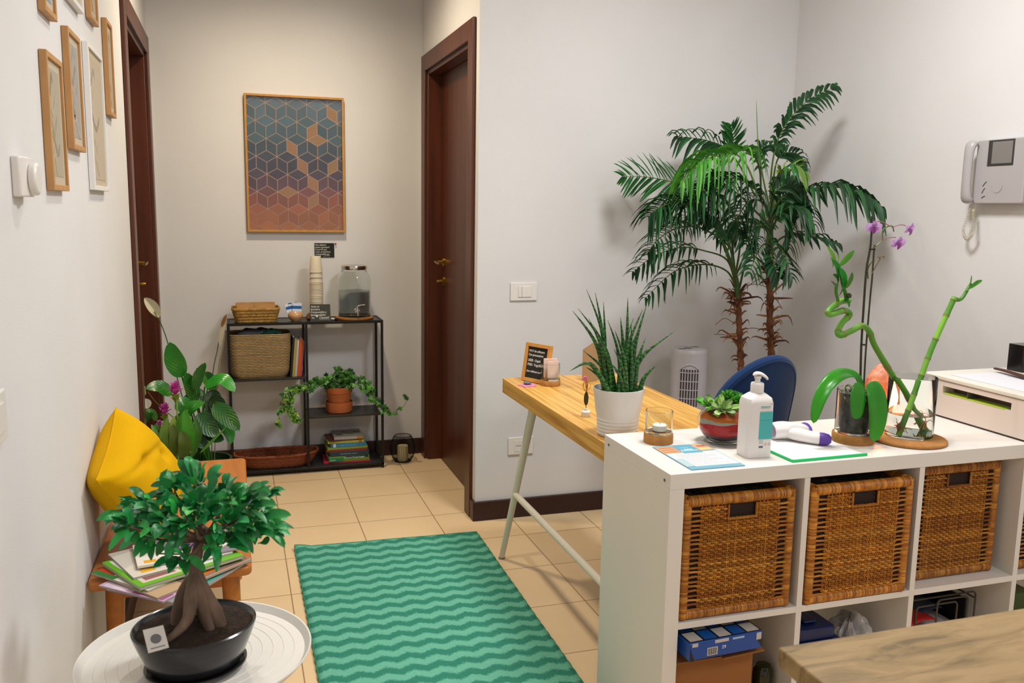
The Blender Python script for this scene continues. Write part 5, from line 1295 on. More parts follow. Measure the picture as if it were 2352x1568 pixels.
for pa, pb_ in (((2266, 417), (2257, 428)), ((2262, 432), (2255, 444)), ((2262, 450), (2254, 455))):
    a3, b3 = PX(*pa, xf-.0008), PX(*pb_, xf-.0008); m.tube([a3, a3.lerp(b3, .5)+Vector((0, .001, .001)), b3], .0012, 5)
m.build('icons', ink, t)
m = MB(); cpt = PX(2290, 425, xf-.0006); m.tube([cpt+Vector((0, .022*math.cos(a), .024*math.sin(a)-.002)) for a in [R(180+180*i/16) for i in range(17)]], .0008, 4); m.build('speaker_outline', mat('outline_grey', '#9a9492', .5), t)

# ================================================================== white cube shelf and everything on and in it
rnd = random.Random(21)
KX0, KY0, KH, KD, KW = .9588, 1.757, .77, .382, 1.47
kt, ki, kc = .0385, .0165, .335
lam = mat('white_laminate', '#d9d4cd', .38, var=.015, scale=3)
t = thing('cube_shelf', 'white cube shelf unit two rows high across the lower right', 'shelf', (KX0+KW/2, KY0+KD/2, 0), world=True)
m = MB(); m.box(KX0, KX0+KW, KY0, KY0+KD, KH-kt, KH); m.build('top_panel', lam, t, bevel=.0012)
m = MB(); m.box(KX0, KX0+KW, KY0, KY0+KD, 0, kt); m.build('bottom_panel', lam, t, bevel=.0012)
for x in (KX0, KX0+KW-kt):
    m = MB(); m.box(x, x+kt, KY0, KY0+KD, kt, KH-kt); m.build('side_panel', lam, t, bevel=.0008)
cells = []
x = KX0+kt
for i in range(4):
    cells.append(x); x += kc
    if i < 3:
        m = MB(); m.box(x, x+ki, KY0+.002, KY0+KD-.002, kt, KH-kt); m.build('divider', lam, t, bevel=.0006); x += ki
ZS = kt+kc  # underside of middle shelf
for cx in cells:
    m = MB(); m.box(cx, cx+kc, KY0+.002, KY0+KD-.002, ZS+.004, ZS+.004+ki); m.build('middle_shelf', lam, t, bevel=.0006)
ZM = ZS+.004+ki
m = MB()
for y in (KY0+.028, KY0+KD-.03): m.lathe([(0, 0), (.0042, 0), (.0035, .0012), (0, .0006)], (KX0-.0002, y, KH-.0215), 12, M=Matrix.Rotation(R(-90), 3, 'Y'))
m.build('screw_heads', mat('screw_steel', '#6a6864', .4, .8), t)

# -------- rattan baskets
ratm = mat('rattan', vc=True, rough=.42, var=.32, scale=38, stretch=(1, 1, 2.5))
dkr = mat('basket_inner_shade', '#241208', .85)  # dark colour standing in for the shade inside the baskets
RC = ['#b4721e', '#a86414', '#c0802a', '#96520e', '#b06e1c', '#c88a34']
def rattan_basket(lab, loc, w_, h_, d_, seed, tone=1.0, group=None):
    r2 = random.Random(seed)
    def cl(a=.75, b_=1.2): return lin(r2.choice(RC), r2.uniform(a, b_)*tone)
    t = thing('rattan_basket', lab, 'basket', loc)
    m = MB(); e = .017
    m.box(-w_/2+.009, w_/2-.009, .010, .0115, .006, h_-.012); m.box(-w_/2+.009, w_/2-.009, d_-.012, d_-.0105, .006, h_-.012)
    m.box(-w_/2+.009, -w_/2+.0105, .011, d_-.011, .006, h_-.012); m.box(w_/2-.0105, w_/2-.009, .011, d_-.011, .006, h_-.012)
    m.box(-w_/2+.01, w_/2-.01, .011, d_-.011, .002, .007)
    m.build('inner_shade', dkr, t, smooth=0)  # inner box added so the gaps in the weave look dark, as if shaded
    # woven panels
    def panel(W_, fn, hole):
        m = MB(); x0, x1 = -W_/2+.020, W_/2-.020; gap = .030
        z0, z1 = .024, h_-.030; ns = 21; rows = 44 
        hx0, hx1, hz0, hz1 = -.036, .042, h_-.062, h_-.030
        xs = [x0+gap+(x1-x0-2*gap)*i/(ns-1) for i in range(ns)]
        for i, x in enumerate(xs):
            zt = z1
            if hole and hx0-.006 < x < hx1+.006: zt = hz0-.003
            m.tube([fn(x, .0035, z0-.006), fn(x, .0035, (z0+zt)/2), fn(x, .0035, zt+.004)], .0019, 5, col=cl(.8, 1.1))
        dz = (z1-z0)/rows; half = (xs[1]-xs[0])
        for r_ in range(rows):
            z = z0+dz*(r_+.5); full = r_ % 2 == 0; ca = cl()
            xa, xb = (x0-.004, x1+.004) if full else (xs[0]-.003, xs[-1]+.003)
            segs = [(xa, xb)]
            if hole and z > hz0-.002: segs = [(xa, hx0-.004), (hx1+.004, xb)]
            for a_, b_ in segs:
                pts = []; n = max(2, int((b_-a_)/(half/2)))
                for j in range(n+1):
                    x = a_+(b_-a_)*j/n; inn = xs[0]-.002 < x < xs[-1]+.002
                    off = .0030*math.cos((x-xs[0])/half*math.pi+(math.pi if (r_//1) % 2 else 0)) if inn else 0
                    zz = z+(.0012*math.sin(x*60+r_) if not inn else 0)
                    pts.append(fn(x, .0035-off, zz))
                m.tube(pts, .0026, 5, col=ca)
        if hole:
            for xx in (hx0, hx1): m.tube([fn(xx, 0, hz0-.003), fn(xx, 0, hz1+.002)], .0032, 6, col=cl())
            m.tube([fn(hx0-.002, 0, hz0-.002), fn(hx1+.002, 0, hz0-.002)], .0034, 6, col=cl())
        return m
    panel(w_, lambda x, y, z: Vector((x, y+.002, z)), True).build('front_weave', ratm, t)
    panel(d_, lambda x, y, z: Vector((-w_/2+.002+y, d_/2-x, z)), False).build('side_weave', ratm, t)
    panel(d_, lambda x, y, z: Vector((w_/2-.002-y, d_/2+x, z)), False).build('side_weave', ratm, t)
    # wrapped edges: discs of cane wound round the frame bars
    def wrapped(a, b_, r_, nm, sq=1.0):
        m = MB(); a = Vector(a); b_ = Vector(b_); L_ = (b_-a).length; n = int(L_/.0038); 
        for k in range(n):
            p, q_ = a.lerp(b_, k/n), a.lerp(b_, (k+1)/n); c_ = cl(.8, 1.15)
            m.tube([p, p.lerp(q_, .5), q_], [r_*.965, r_*1.01, r_*.965], 10, col=c_, cap=(k in (0, n-1)))
        m.build(nm, ratm, t)
    for x in (-w_/2+.0125, w_/2-.0125):
        for y in (.0125, d_-.0125): wrapped((x, y, .004), (x, y, h_-.006), .0125, 'corner_post')
    for z, rr in ((h_-.0155, .0145), (.0135, .0130)):
        nm = 'rim' if z > .1 else 'bottom_rim'
        wrapped((-w_/2+.012, .012, z), (w_/2-.012, .012, z), rr, nm); wrapped((-w_/2+.012, d_-.012, z), (w_/2-.012, d_-.012, z), rr, nm)
        wrapped((-w_/2+.012, .012, z), (-w_/2+.012, d_-.012, z), rr, nm); wrapped((w_/2-.012, .012, z), (w_/2-.012, d_-.012, z), rr, nm)
    return t
GB = 'rattan baskets in the top row of the cube shelf'
rattan_basket('rattan basket at the left end of the cube shelf, above the blue box', (cells[0]+.005+.157, KY0+.004, ZM+.0008), .314, .314, .345, 3, .80, GB)
rattan_basket('rattan basket in the second bay, lighter and closest to the front edge', (cells[1]+.006+.156, KY0-.006, ZM+.0008), .314, .316, .345, 4, .92, GB)
rattan_basket('rattan basket pushed back in the third bay, above the wire basket', (cells[2]+.002+.152, KY0+.040, ZM+.0008), .302, .324, .32, 5, .72, GB)
rattan_basket('rattan basket in the last bay, only a sliver at the right edge', (cells[3]+.006+.156, KY0+.025, ZM+.0008), .312, .312, .33, 6, .7, GB)
plm = mat('clear_film', '#3a3634', .15, var=.5, scale=30, bump=1, bscale=40)
for i, (cx, yy, hh) in enumerate(((cells[0]+.162, KY0+.02, .308), (cells[1]+.162, KY0+.01, .310))):
    m = MB(); m.grid(lambda u, v: Vector(((u-.5)*.26, .02+v*.26, .012*noise.noise(Vector((u*9, v*6, i*5.0)))+.008)), 26, 14)
    single(m, 'wrapped_contents', plm, ('dark plastic wrapped things', 'black packaged things')[i]+' showing above the rim of the '+('leftmost', 'second')[i]+' rattan basket', 'package', (cx, yy, ZM+hh-.016))

# -------- lower row contents
# cardboard box
bxx = cells[0]+.004; cb = mat('cardboard', '#8f5c2e', .8, var=.06, scale=6)
t = thing('cardboard_box', 'brown cardboard box in the lower left bay under the blue package', 'box', (bxx+.125, KY0+.035, kt+.0005))
m = MB(); m.box(-.125, .110, 0, .30, 0, .248); m.build('body', cb, t, bevel=.002)
m = MB(); Mx = Matrix.Rotation(R(7), 3, 'X'); m.obox((-.060, -.004, .2525), (.128, .05, .004), Matrix.Rotation(R(14), 3, 'X')); m.build('flap', cb, t, bevel=.001)
m = MB(); m.obox((.055, -.010, .256), (.118, .065, .004), Matrix.Rotation(R(8), 3, 'X') @ Matrix.Rotation(R(-3), 3, 'Y')); m.build('flap', cb, t, bevel=.001)
# blue paper package
t = thing('paper_package', 'blue package with white squares and a barcode lying on the cardboard box', 'package', (bxx+.112, KY0+.075, kt+.2700), R(3))
pk = mat('package_print', vc=True, rough=.25)
PW, PD, PH = .212, .20, .047
bl, wh_, bk = '#0a4496', '#b9b4b0', '#0a0c14'
m = MB(); m.box(-PW/2, PW/2, -PD/2, PD/2, 0, PH, 0, bl); wr_ = m.build('wrapper', pk, t, bevel=.005, seg=3)
m = MB(); gx = PW/5.2
for i in range(5):
    for j in range(4):
        x0 = -PW/2+.004+i*(PW-.008)/5; y0 = -PD/2+.004+j*(PD-.008)/4; wd, dp = (PW-.008)/5, (PD-.008)/4
        cc_ = wh_ if (i+j) % 2 == 0 else '#11509e'
        m.box(x0+.003, x0+wd-.003, y0+.003, y0+dp-.003, PH, PH+.0005, 0, cc_)
m.box(-PW/2+.003, PW/2-.003, -PD/2+.003, PD/2-.003, PH-.0001, PH+.0002, 0, bk)
m.build('checks', pk, wr_, smooth=0)
yf = -PD/2-.0006
for a_, b_, z0, z1, c_ in ((-.098, -.082, .036, .045, wh_), (-.034, .005, .037, .045, wh_), (.016, .050, .038, .043, '#9ab0cc'), (.086, .100, .026, .044, wh_)):
    m = MB(); m.box(a_, b_, yf-.0003, yf+.0004, z0, z1, 0, c_); m.build('printed_patch', pk, wr_, smooth=0)
for tri in ([(-.103, yf, .0), (-.090, yf, .0), (-.103, yf, .035)], [(.105, yf, .002), (.105, yf, .028), (.088, yf, .028)]):
    m = MB(); m.add(tri, [(0, 1, 2)], 0, bk); m.build('black_corner', pk, wr_, smooth=0)
m = MB(); m.box(-.055, -.026, yf-.0003, yf+.0004, .008, .028, 0, '#c9c4c0')
for k in range(13):
    m.box(-.0535+k*.002, -.0535+k*.002+(.0012 if k % 3 else .0006), yf-.0006, yf, .0095, .0265, 0, '#1a1a1e')
m.build('barcode', pk, wr_, smooth=0)
text('small_mark', '29', .012, paper, wr_, (-.014, yf-.0003, .020), (R(90), 0, 0))
# dark bottle lying at the box's side
zb_ = PY(1755, 1524, KY0+.075).z-kt
m = MB(); m.lathe([(0, 0), (.026, 0), (.028, .004), (.028, zb_-.03), (.026, zb_-.012), (.019, zb_-.002), (0, zb_)], n=28)
single(m, 'dark_bottle', mat('dark_olive_glass', '#1e2008', .12), 'small dark olive round topped bottle between the cardboard box and the divider', 'bottle', (cells[0]+.300, KY0+.075, kt+.0005))
# second bay: blue plastic box, clear bag
t = thing('blue_box', 'dark blue plastic box with a lid in the second lower bay', 'box', (cells[1]+.082, KY0+.03, kt+.0005))
bp_ = mat('navy_plastic', '#081c4c', .35)
m = MB(); m.prism(roundrect(-.074, .074, 0, .30, .012), 0, .215); m.build('body', bp_, t, bevel=.002)
m = MB(); m.prism(roundrect(-.078, .078, -.004, .304, .014), .215, .228); m.prism(roundrect(-.062, .062, .012, .288, .012), .228, .262); m.prism(roundrect(-.02, .02, .04, .10, .006), .262, .272); m.build('lid', bp_, t, bevel=.006, seg=3)
m = MB()
def bagf(u, v):
    a = 2*math.pi*u; th = math.pi*v
    r_ = 1+.28*noise.noise(Vector((math.cos(a)*2.1, math.sin(a)*2.1, v*4)))+.12*noise.noise(Vector((math.cos(a)*6, math.sin(a)*6, v*11)))
    return Vector((.064*r_*math.sin(th)*math.cos(a), .085*r_*math.sin(th)*math.sin(a), .10-.10*r_*math.cos(th)*(1 if v < .6 else 1.15)))
m.grid(bagf, 48, 30)
fo = single(m, 'plastic_bag', mat('cloudy_plastic', '#c2bebc', .25, trans=.3, bump=.9, bscale=28), 'crumpled clear plastic bag between the blue box and the divider', 'bag', (cells[1]+.248, KY0+.115, kt+.030))
# third bay: black wire letter basket with papers
t = thing('wire_basket', 'black wire basket with curled papers in the third lower bay', 'basket', (cells[2]+.012, KY0+.045, kt+.0005))
m = MB(); W2, H2, D2 = .245, .30, .24
def rr_wire(x0, x1, z0, z1, y, r_=.012, th=.0028):
    m.tube([Vector((a, y, b_)) for a, b_ in roundrect(x0, x1, z0, z1, r_, 4)], th, 6, closed=True)
rr_wire(0, W2, .175, H2, 0); rr_wire(.03, .17, .19, .285, -.012); rr_wire(.095, .20, .16, .30, -.018)
for y in (0, D2): m.tube([(0, y, .10), (W2, y, .10)], .0028, 6); m.tube([(0, y, .175), (W2, y, .175)], .0028, 6)
for x in (0, .06, .12, .18, W2): m.tube([(x, 0, .002), (x, 0, .18)], .002, 5); m.tube([(x, D2, .002), (x, D2, .28)], .002, 5); m.tube([(x, 0, .003), (x, D2, .003)], .002, 5)
for z in (.10, .175, .28):
    m.tube([(0, 0, z), (0, D2, z)], .0025, 6); m.tube([(W2, 0, z), (W2, D2, z)], .0025, 6)
m.build('wires', mat('dark_wire', '#4a4846', .3, .6), t)
m = MB(); m.box(.004, W2-.004, .006, D2-.006, .004, .150); m.box(.004, W2-.004, D2-.012, D2-.004, .15, .285); m.box(W2-.010, W2-.004, .02, D2-.012, .15, .27); m.build('black_tray', mat('black_liner', '#0c0c0e', .5), t, bevel=.003)
def curl(name, lab, col, z, x0, x1, y0, amp, tilt, k):
    m = MB(); m.grid(lambda u, v: Vector((x0+(x1-x0)*u, y0+.17*v, z+tilt*u+amp*math.sin(math.pi*(u*.8+.1))*(1-v*.5))), 16, 8)
    single(m, name, mat('sheet_'+str(k), col, .5), lab, 'paper', (cells[2]+.012, KY0+.05, kt+.0005), solid=.0012)
curl('red_folder', 'glossy red curled folder in the black wire basket', '#b01a10', .176, .006, .135, .01, .030, .036, 1)
curl('paper_sheets', 'white curled sheets across the middle of the black wire basket', '#b8b0ae', .160, .02, .20, .005, .010, .030, 2)
curl('paper_sheets', 'grey sheets under the white curled ones in the black wire basket', '#8a8482', .154, .03, .22, .02, .004, .036, 3)
curl('blue_folder', 'dark blue folder edge behind the white sheets in the wire basket', '#14284a', .215, .10, .20, .06, .006, .010, 4)
# fourth bay
m = MB(); m.prism(roundrect(-.05, .05, 0, .2, .02), 0, .27)
single(m, 'green_jar', mat('bottle_green', '#3a4a22', .3), 'dark green container in the last lower bay, at the right edge', 'container', (cells[3]+.075, KY0+.05, kt+.0005), bevel=.004)

# ================================================================== on top of the cube shelf
Z = KH+.0004
# tea light glass
g_ = PZ(1511, 1003, Z)
t = tumbler('tealight_holder', 'glass on a cork base with a white tea light, beside the white planter', Vector((1.065, 2.028, Z)), .0385, .025, .062)
m = MB(); m.lathe([(0, 0), (.0185, 0), (.019, .002), (.019, .014), (.0175, .016), (0, .0155)], n=24)
cdl = thing('tea_light', 'white tea light burning cup inside the glass with the cork base', 'candle', (1.066, 2.026, Z+.026+.0068)); cdl['label'] = 'white tea light inside the glass next to the brochure'
m.build('wax', mat('white_wax', '#e2ddd4', .5), cdl)
m = MB(); m.tube([(0, 0, .0155), (.001, 0, .021)], .0007, 5); m.build('wick', ink, cdl)
# brochure
p00, p10, p01 = PZ(1588, 1080, Z), PZ(1698, 1071, Z), PZ(1487, 1031, Z)
u_ = (p10-p00); v_ = (p01-p00); rz_ = math.atan2(u_.y, u_.x); bw_2, bl_2 = .146, .206
t = thing('brochure', 'blue and white leaflet with hand photos at the left end of the white shelf top', 'leaflet', (p00.x, p00.y, Z), rz_)
m = MB(); m.box(0, bw_2, 0, bl_2, 0, .0022, 0, '#6fa3b6')
th = .0022
_pz = [0]
def pch(x0, x1, y0, y1, c_, dz=.0002):
    _pz[0] += .00003; dz += _pz[0]; m.box(x0*bw_2, x1*bw_2, y0*bl_2, y1*bl_2, th, th+dz, 0, c_)
pch(.02, .98, .10, .66, '#dcdada'); pch(0, .34, .66, .95, '#c79066'); pch(.34, .72, .62, .97, '#5f9db2'); pch(.72, 1, .70, .98, '#cfa27c'); pch(.76, .98, .74, .80, '#e2c88a'); pch(.78, .95, .86, .92, '#b06048')
for k in range(5): pch(.05, .28, .72+.04*k, .735+.04*k, '#e0b090' if k % 2 else '#a86a4a', .0003)
pch(.45, .62, .74, .80, '#a9cdd6', .0003); pch(.42, .60, .84, .87, '#8fbccb', .0003)
for k in range(9): pch(.14, .86-(.2 if k % 3 == 2 else 0), .16+.05*k, .167+.05*k, '#bfc0c2', .0003)
pch(0, .16, .10, .42, '#a9bfc4', .0003)
m.build('cover', vcm, t)
text('script', 'Emotion', .02, mat('script_pale', '#d4e6ea', .6), t, (.052, .145, th+.0003), (0, 0, 0), sx=.7, shear=.3)
# glass bowl with layered sand and succulents
tb = Vector((1.238, 1.990, Z))
t = thing('succulent_bowl', 'round glass bowl of coloured sand planted with green succulents', 'plant', tb)
m = MB(); RB = .071; hb = .104
outer = [(0, 0), (.034, 0), (.042, .003)]+[(RB*math.sin(R(a)), .052-.052*math.cos(R(a))*1.0) for a in range(42, 148, 7)]
inn = [(max(0, r_-.0028), z_) for r_, z_ in reversed(outer[3:])]+[(.036, .006), (0, .005)]
m.lathe(outer+inn, n=56); m.build('bowl', glass, t)
def bowl_r(z): 
    cz_ = max(-1, min(1, (.052-z)/.052)); return max(.03, RB*math.sqrt(max(0, 1-cz_*cz_)))-.0035
layers = [(.0075, .016, '#3a2028'), (.0160, .030, '#5a3644'), (.030, .056, '#bc1620'), (.056, .063, '#a9a99a'), (.063, .078, '#d06a0c'), (.078, .088, '#a0420e')]
for k, (z0, z1, c_) in enumerate(layers):
    m = MB(); w0 = (lambda a, k=k: .0035*math.sin(2*a+k*1.7)+.002*math.sin(5*a+k)) if k else (lambda a: 0)
    w1 = (lambda a, k=k+1: .0035*math.sin(2*a+k*1.7)+.002*math.sin(5*a+k)); vs = []; n_ = 48
    for q_ in range(5):
        for j in range(n_):
            a = 2*math.pi*j/n_; z = (z0+(w0(a) if k else 0))*(1-q_/4)+(z1+w1(a))*q_/4; r_ = min(bowl_r(z), .0625)
            vs.append((r_*math.cos(a), r_*math.sin(a), z))
    m.add(vs, [(q_*n_+j, q_*n_+(j+1) % n_, (q_+1)*n_+(j+1) % n_, (q_+1)*n_+j) for q_ in range(4) for j in range(n_)]+[tuple(range(n_-1, -1, -1)), tuple(4*n_+j for j in range(n_))])
    m.build('sand_layer', mat('sand_%d' % k, c_, .8, var=.15, scale=200), t)
m = MB()
def rosette(cx, cy, cz, n, s, cols, tilt=(0, 0), fat=.3):
    Mt = Euler((tilt[0], tilt[1], 0)).to_matrix()
    for k in range(n):
        a = k*2.399; q_ = k/n; el = R(78-70*q_**.7); ln = s*(.45+.6*q_)
        d = Mt @ Vector((math.cos(a)*math.cos(el), math.sin(a)*math.cos(el), math.sin(el)))
        up = Mt @ Vector((-math.cos(a)*math.sin(el), -math.sin(a)*math.sin(el), math.cos(el)))
        p = Vector((cx, cy, cz)); tip = p+d*ln+up*ln*.12
        for s_, f_ in ((1, .35), (-1, -.2)):
            m.blade([p+d*.002, p+d*ln*.5+up*s_*ln*.05, p+d*ln*.85+up*s_*ln*.04, tip], lambda w_: ln*fat*math.sin(math.pi*min(1, (.1+w_*.88)**1.3))**.7, up, f_, col=lin(rnd.choice(cols), rnd.uniform(.8, 1.2)), nc=4, seg=8)
rosette(-.022, -.024, .092, 15, .050, ['#8fae6a', '#a8c285', '#7ba052', '#94b860'], (.6, -.15), .17)
rosette(.028, .006, .108, 40, .042, ['#3f8a24', '#4f9c2e', '#2f7420', '#5aa838'], (.3, .1), .2)
rosette(-.042, .008, .098, 8, .046, ['#4f9a2a', '#5fa83a'], (.1, -.4), .2)
m.build('succulents', leafm, t)
# sanitiser bottle
bt = Vector((1.243, 1.853, Z))
t = thing('pump_bottle', 'white square pump bottle with a turquoise label on the white shelf top', 'bottle', bt, R(-3))
wpl = mat('white_hdpe', '#dedad7', .32)
m = MB(); hwx, hwy, bh_ = .0365, .0285, .150; vs = []
for z, s_, r_ in ((0, .95, .010), (.004, 1, .012), (bh_-.012, 1, .012), (bh_, .93, .014), (bh_+.010, .62, .014), (bh_+.014, .42, .012)):
    vs.append([Vector((x, y, z)) for x, y in roundrect(-hwx*s_, hwx*s_, -hwy*s_, hwy*s_, min(r_, hwy*s_*.95), 5)])
n_ = len(vs[0]); m.add([p for r_ in vs for p in r_], [(i*n_+j, i*n_+(j+1) % n_, (i+1)*n_+(j+1) % n_, (i+1)*n_+j) for i in range(len(vs)-1) for j in range(n_)]+[tuple(range(n_-1, -1, -1)), tuple((len(vs)-1)*n_+j for j in range(n_))])
bb_ = m.build('body', wpl, t)
m = MB(); m.lathe([(0, bh_+.013), (.0165, bh_+.013), (.0165, bh_+.034), (.015, bh_+.037), (.007, bh_+.038), (.0065, bh_+.050), (0, bh_+.050)], n=28)
m.build('collar', wpl, t)
m = MB(); zt = bh_+.048
m.tube(spline([(-.013, .0, zt+.008), (-.004, -.001, zt+.013), (.008, -.003, zt+.011), (.020, -.006, zt+.003), (.024, -.007, zt-.003)], 14), [.003, .006, .0075, .008, .008, .0078, .0075, .007, .0065, .006, .0055, .005, .0042, .003], 12, flat=.6)
m.lathe([(0, zt), (.0085, zt), (.009, zt+.006), (0, zt+.008)], n=18)
m.build('pump_head', wpl, t)
m = MB(); yf = -hwy-.0004; 
m.box(-.005, .0315, yf-.0002, yf+.0006, .048, .118, 0, '#48aeb0'); m.box(-.004, .0305, yf-.0004, yf+.0003, .0965, .0972, 0, '#2f8a8e'); m.box(-.003, .022, yf-.0003, yf+.0003, .1265, .1272, 0, '#8a8a8c'); m.box(-.004, .030, yf-.0003, yf+.0003, .1195, .1200, 0, '#c0a0a4')
for z in (.0445, .041, .0375): m.box(-.003, .008, yf-.0003, yf+.0003, z, z+.0008, 0, '#a9a6a8')
for k in range(9): m.box(-.003+k*.0013, -.003+k*.0013+.0007, yf-.0003, yf+.0003, .026, .031, 0, '#6a686a')
m.add([(.024, yf-.0002, .135), (.030, yf-.0002, .138), (.0305, yf-.0002, .1395), (.025, yf-.0002, .1365)], [(0, 1, 2, 3)], 0, '#3a3a3c')
for cx_ in (.0155, .0255): 
    m.add([(cx_+.0042, yf-.0001, .0345), (cx_, yf-.0001, .0387), (cx_-.0042, yf-.0001, .0345), (cx_, yf-.0001, .0303)], [(0, 1, 2, 3)], 0, '#c98a92')
    m.add([(cx_+.0034, yf-.0003, .0345), (cx_, yf-.0003, .0379), (cx_-.0034, yf-.0003, .0345), (cx_, yf-.0003, .0311)], [(0, 1, 2, 3)], 0, '#e4dcdc')
    m.box(cx_-.0004, cx_+.0004, yf-.0006, yf, .0332, .0362, 0, '#3a3436')
m.build('label_print', vcm, bb_, smooth=0)
text('label_text', 'desderman care', .0055, mat('label_teal', '#58b0a8', .6), bb_, (-.003, yf-.0002, .1295), (R(90), 0, 0), sx=.75)

# green folder with papers
fx0, fy0 = PZ(1820, 1062, Z).x, PZ(1820, 1062, Z).y
t = thing('document_folder', 'bright green plastic folder holding white forms', 'folder', (fx0, fy0, Z), R(1))
gm = mat('green_plastic', '#0fc46a', .3)
Wf, Lf = .226, .306
m = MB(); m.box(0, Wf, 0, Lf, 0, .0012); m.box(0, Wf-.0, -.0005, .004, 0, .0062); m.box(-.0005, .0035, 0, Lf, 0, .0062); m.build('sleeve', gm, t, bevel=.0004)
m = MB(); m.box(.004, Wf-.012, .005, Lf-.004, .0013, .0060); m.build('forms', paper, t)
m = MB(); r2 = random.Random(4)
for k in range(22):
    y = .262-k*.0105
    if k in (4, 5, 12): continue
    m.box(.018, .018+r2.uniform(.07, .175), y, y+.0011, .0060, .0062)
m.build('print_lines', mat('pale_print_grey', '#a8a6ac', .7), t, smooth=0)
# handheld device lying on the folder
dv = PZ(1815, 1000, Z+.03)
t = thing('handheld_thermometer', 'white and purple handheld infrared thermometer lying on the green folder', 'thermometer', (fx0+.122, fy0+.168, Z+.0065), R(-2))
pur = mat('purple_rubber', '#5a3a98', .5)
m = MB()
m.tube(spline([(-.058, .012, .024), (-.035, .010, .026), (-.01, .004, .026), (.018, .004, .024), (.040, .006, .020)], 16), [.021, .0225, .023, .0235, .0235, .0235, .023, .0225, .022, .0215, .021, .020, .019, .018, .0165, .015], 20)
m.tube(spline([(-.020, .002, .022), (.005, -.028, .019), (.030, -.055, .017), (.048, -.070, .016)], 14), [.016, .018, .019, .0195, .0195, .019, .0185, .0182, .018, .018, .0178, .0175, .017, .0165], 20, flat=.9)
m.build('body', wpl, t)
m = MB(); m.tube([(.036, -.0595, .0165), (.044, -.067, .0165), (.054, -.0755, .016), (.060, -.080, .016)], [.0180, .0186, .016, .008], 20, flat=.9); m.build('grip_end', pur, t)
m = MB(); m.tube(spline([(.030, .020, .032), (.040, .012, .036), (.046, .002, .030), (.044, -.010, .020), (.034, -.014, .012)], 14), [.002, .004, .006, .007, .0075, .0075, .007, .007, .0065, .006, .0055, .005, .004, .002], 10); m.build('trigger_band', pur, t)
m = MB(); Mx = Matrix.Rotation(R(-90), 3, 'Y'); m.lathe([(0, 0), (.0165, 0), (.0175, .002), (.0145, .003), (0, .0022)], (-.058, .012, .024), 24, M=Mx); m.build('sensor_face', mat('lilac_grey', '#8a7a98', .3), t)
# wire spectacles behind the bottle
m = MB(); gp_ = PZ(1775, 985, Z)
m.tube(spline([(0, 0, .003), (.03, .006, .004), (.06, .002, .0035), (.075, -.01, .003)], 12), .0011, 5); m.tube(spline([(.0, -.012, .003), (.03, -.004, .006), (.07, -.012, .003)], 10), .0011, 5)
single(m, 'wire_clip', mat('bronze_wire', '#5a4426', .3, .8), 'thin bent metal wire lying behind the pump bottle', 'wire', (gp_.x-.01, gp_.y, Z-.001))

# orchid in a glass on a cork base
oc = Vector((1.588, 1.905, Z))
t = thing('orchid', 'pink flowering orchid in a clear glass pot on a cork base', 'plant', oc)
m = MB(); m.lathe([(0, 0), (.054, 0), (.0555, .003), (.0555, .022), (.054, .025), (0, .025)], n=48); m.build('cork_base', cork, t)
m = MB(); m.lathe([(0, .0255), (.049, .0255), (.050, .028), (.050, .142), (.0488, .1435), (.0476, .142), (.0476, .032), (.046, .030), (0, .030)], n=48); m.build('glass', glass, t)
m = MB()
m.lathe([(0, .0305), (.034, .031), (.038, .045), (.043, .13), (.0435, .134), (.041, .135), (0, .125)], n=32, ripple=lambda v, a: Vector((v.x*(1+.03*math.sin(a*9+v.z*90)), v.y*(1+.03*math.sin(a*9+v.z*90)), v.z)))
m.build('root_ball', mat('bark_mix', '#5c5650', .85, col2='#2e2a28', scale=40, bump=.8, bscale=60), t)
m = MB()
for k in range(9):
    a = rnd.uniform(0, 6.28); m.tube(spline([(.02*math.cos(a), .02*math.sin(a), .13), (.035*math.cos(a+.5), .035*math.sin(a+.5), .15), (.042*math.cos(a+1), .042*math.sin(a+1), .12)], 8), .0024, 6, col='#8a8a72')
m.build('aerial_roots', stemm, t)
def OP(px_, py_, dy=0): return PY(px_, py_, oc.y+dy)-oc
lm = mat('orchid_leaf', '#1f7a0c', .3, col2='#2f8a10', scale=9)
def oleaf(pts, dys, wd, nrm, fold=.25):
    m = MB(); q_ = [OP(p[0], p[1], d) for p, d in zip(pts, dys)]
    m.blade(q_, lambda s_: wd*(.55+.45*math.sin(math.pi*min(1, s_*1.0)))*min(1, .35+s_*5)*(1 if s_ < .82 else math.sqrt(max(0.0, 1-((s_-.82)/.18)**2))), nrm, fold, nc=6, seg=30); m.build('leaf', lm, t, solid=.0014, smooth=180)
oleaf([(1985, 895), (1962, 864), (1935, 860), (1905, 880), (1882, 920), (1868, 972)], [0, -.01, -.025, -.04, -.05, -.055], .020, (-.5, -.55, .7))
oleaf([(1976, 880), (1970, 902), (1968, 932), (1968, 962)], [-.052, -.060, -.064, -.066], .0240, (0, -1, .2), .12)
oleaf([(1994, 880), (2008, 898), (2015, 932), (2014, 974), (2006, 1013)], [-.052, -.062, -.070, -.074, -.074], .0310, (.05, -1, .1), .10)
m = MB()
m.tube(spline([OP(1976, 890), OP(1978, 800), OP(1984, 700), OP(1990, 620), OP(2000, 560), OP(2003, 496, -.0)], 30), [.0030]*22+[.0027]*8, 8, col='#2c2a1c')
m.build('stake', stemm, t)
m = MB()
m.tube(spline([OP(1984, 890, .004), OP(1989, 800, .004), OP(1999, 680, .003), OP(2003, 640, .003), OP(2008, 570, .003), OP(2010, 565)], 26), .0024, 8, col='#33321f')
m.tube(spline([OP(1994, 640), OP(1993, 618), OP(2003, 600)], 8), .002, 6, col='#5a5a2c')
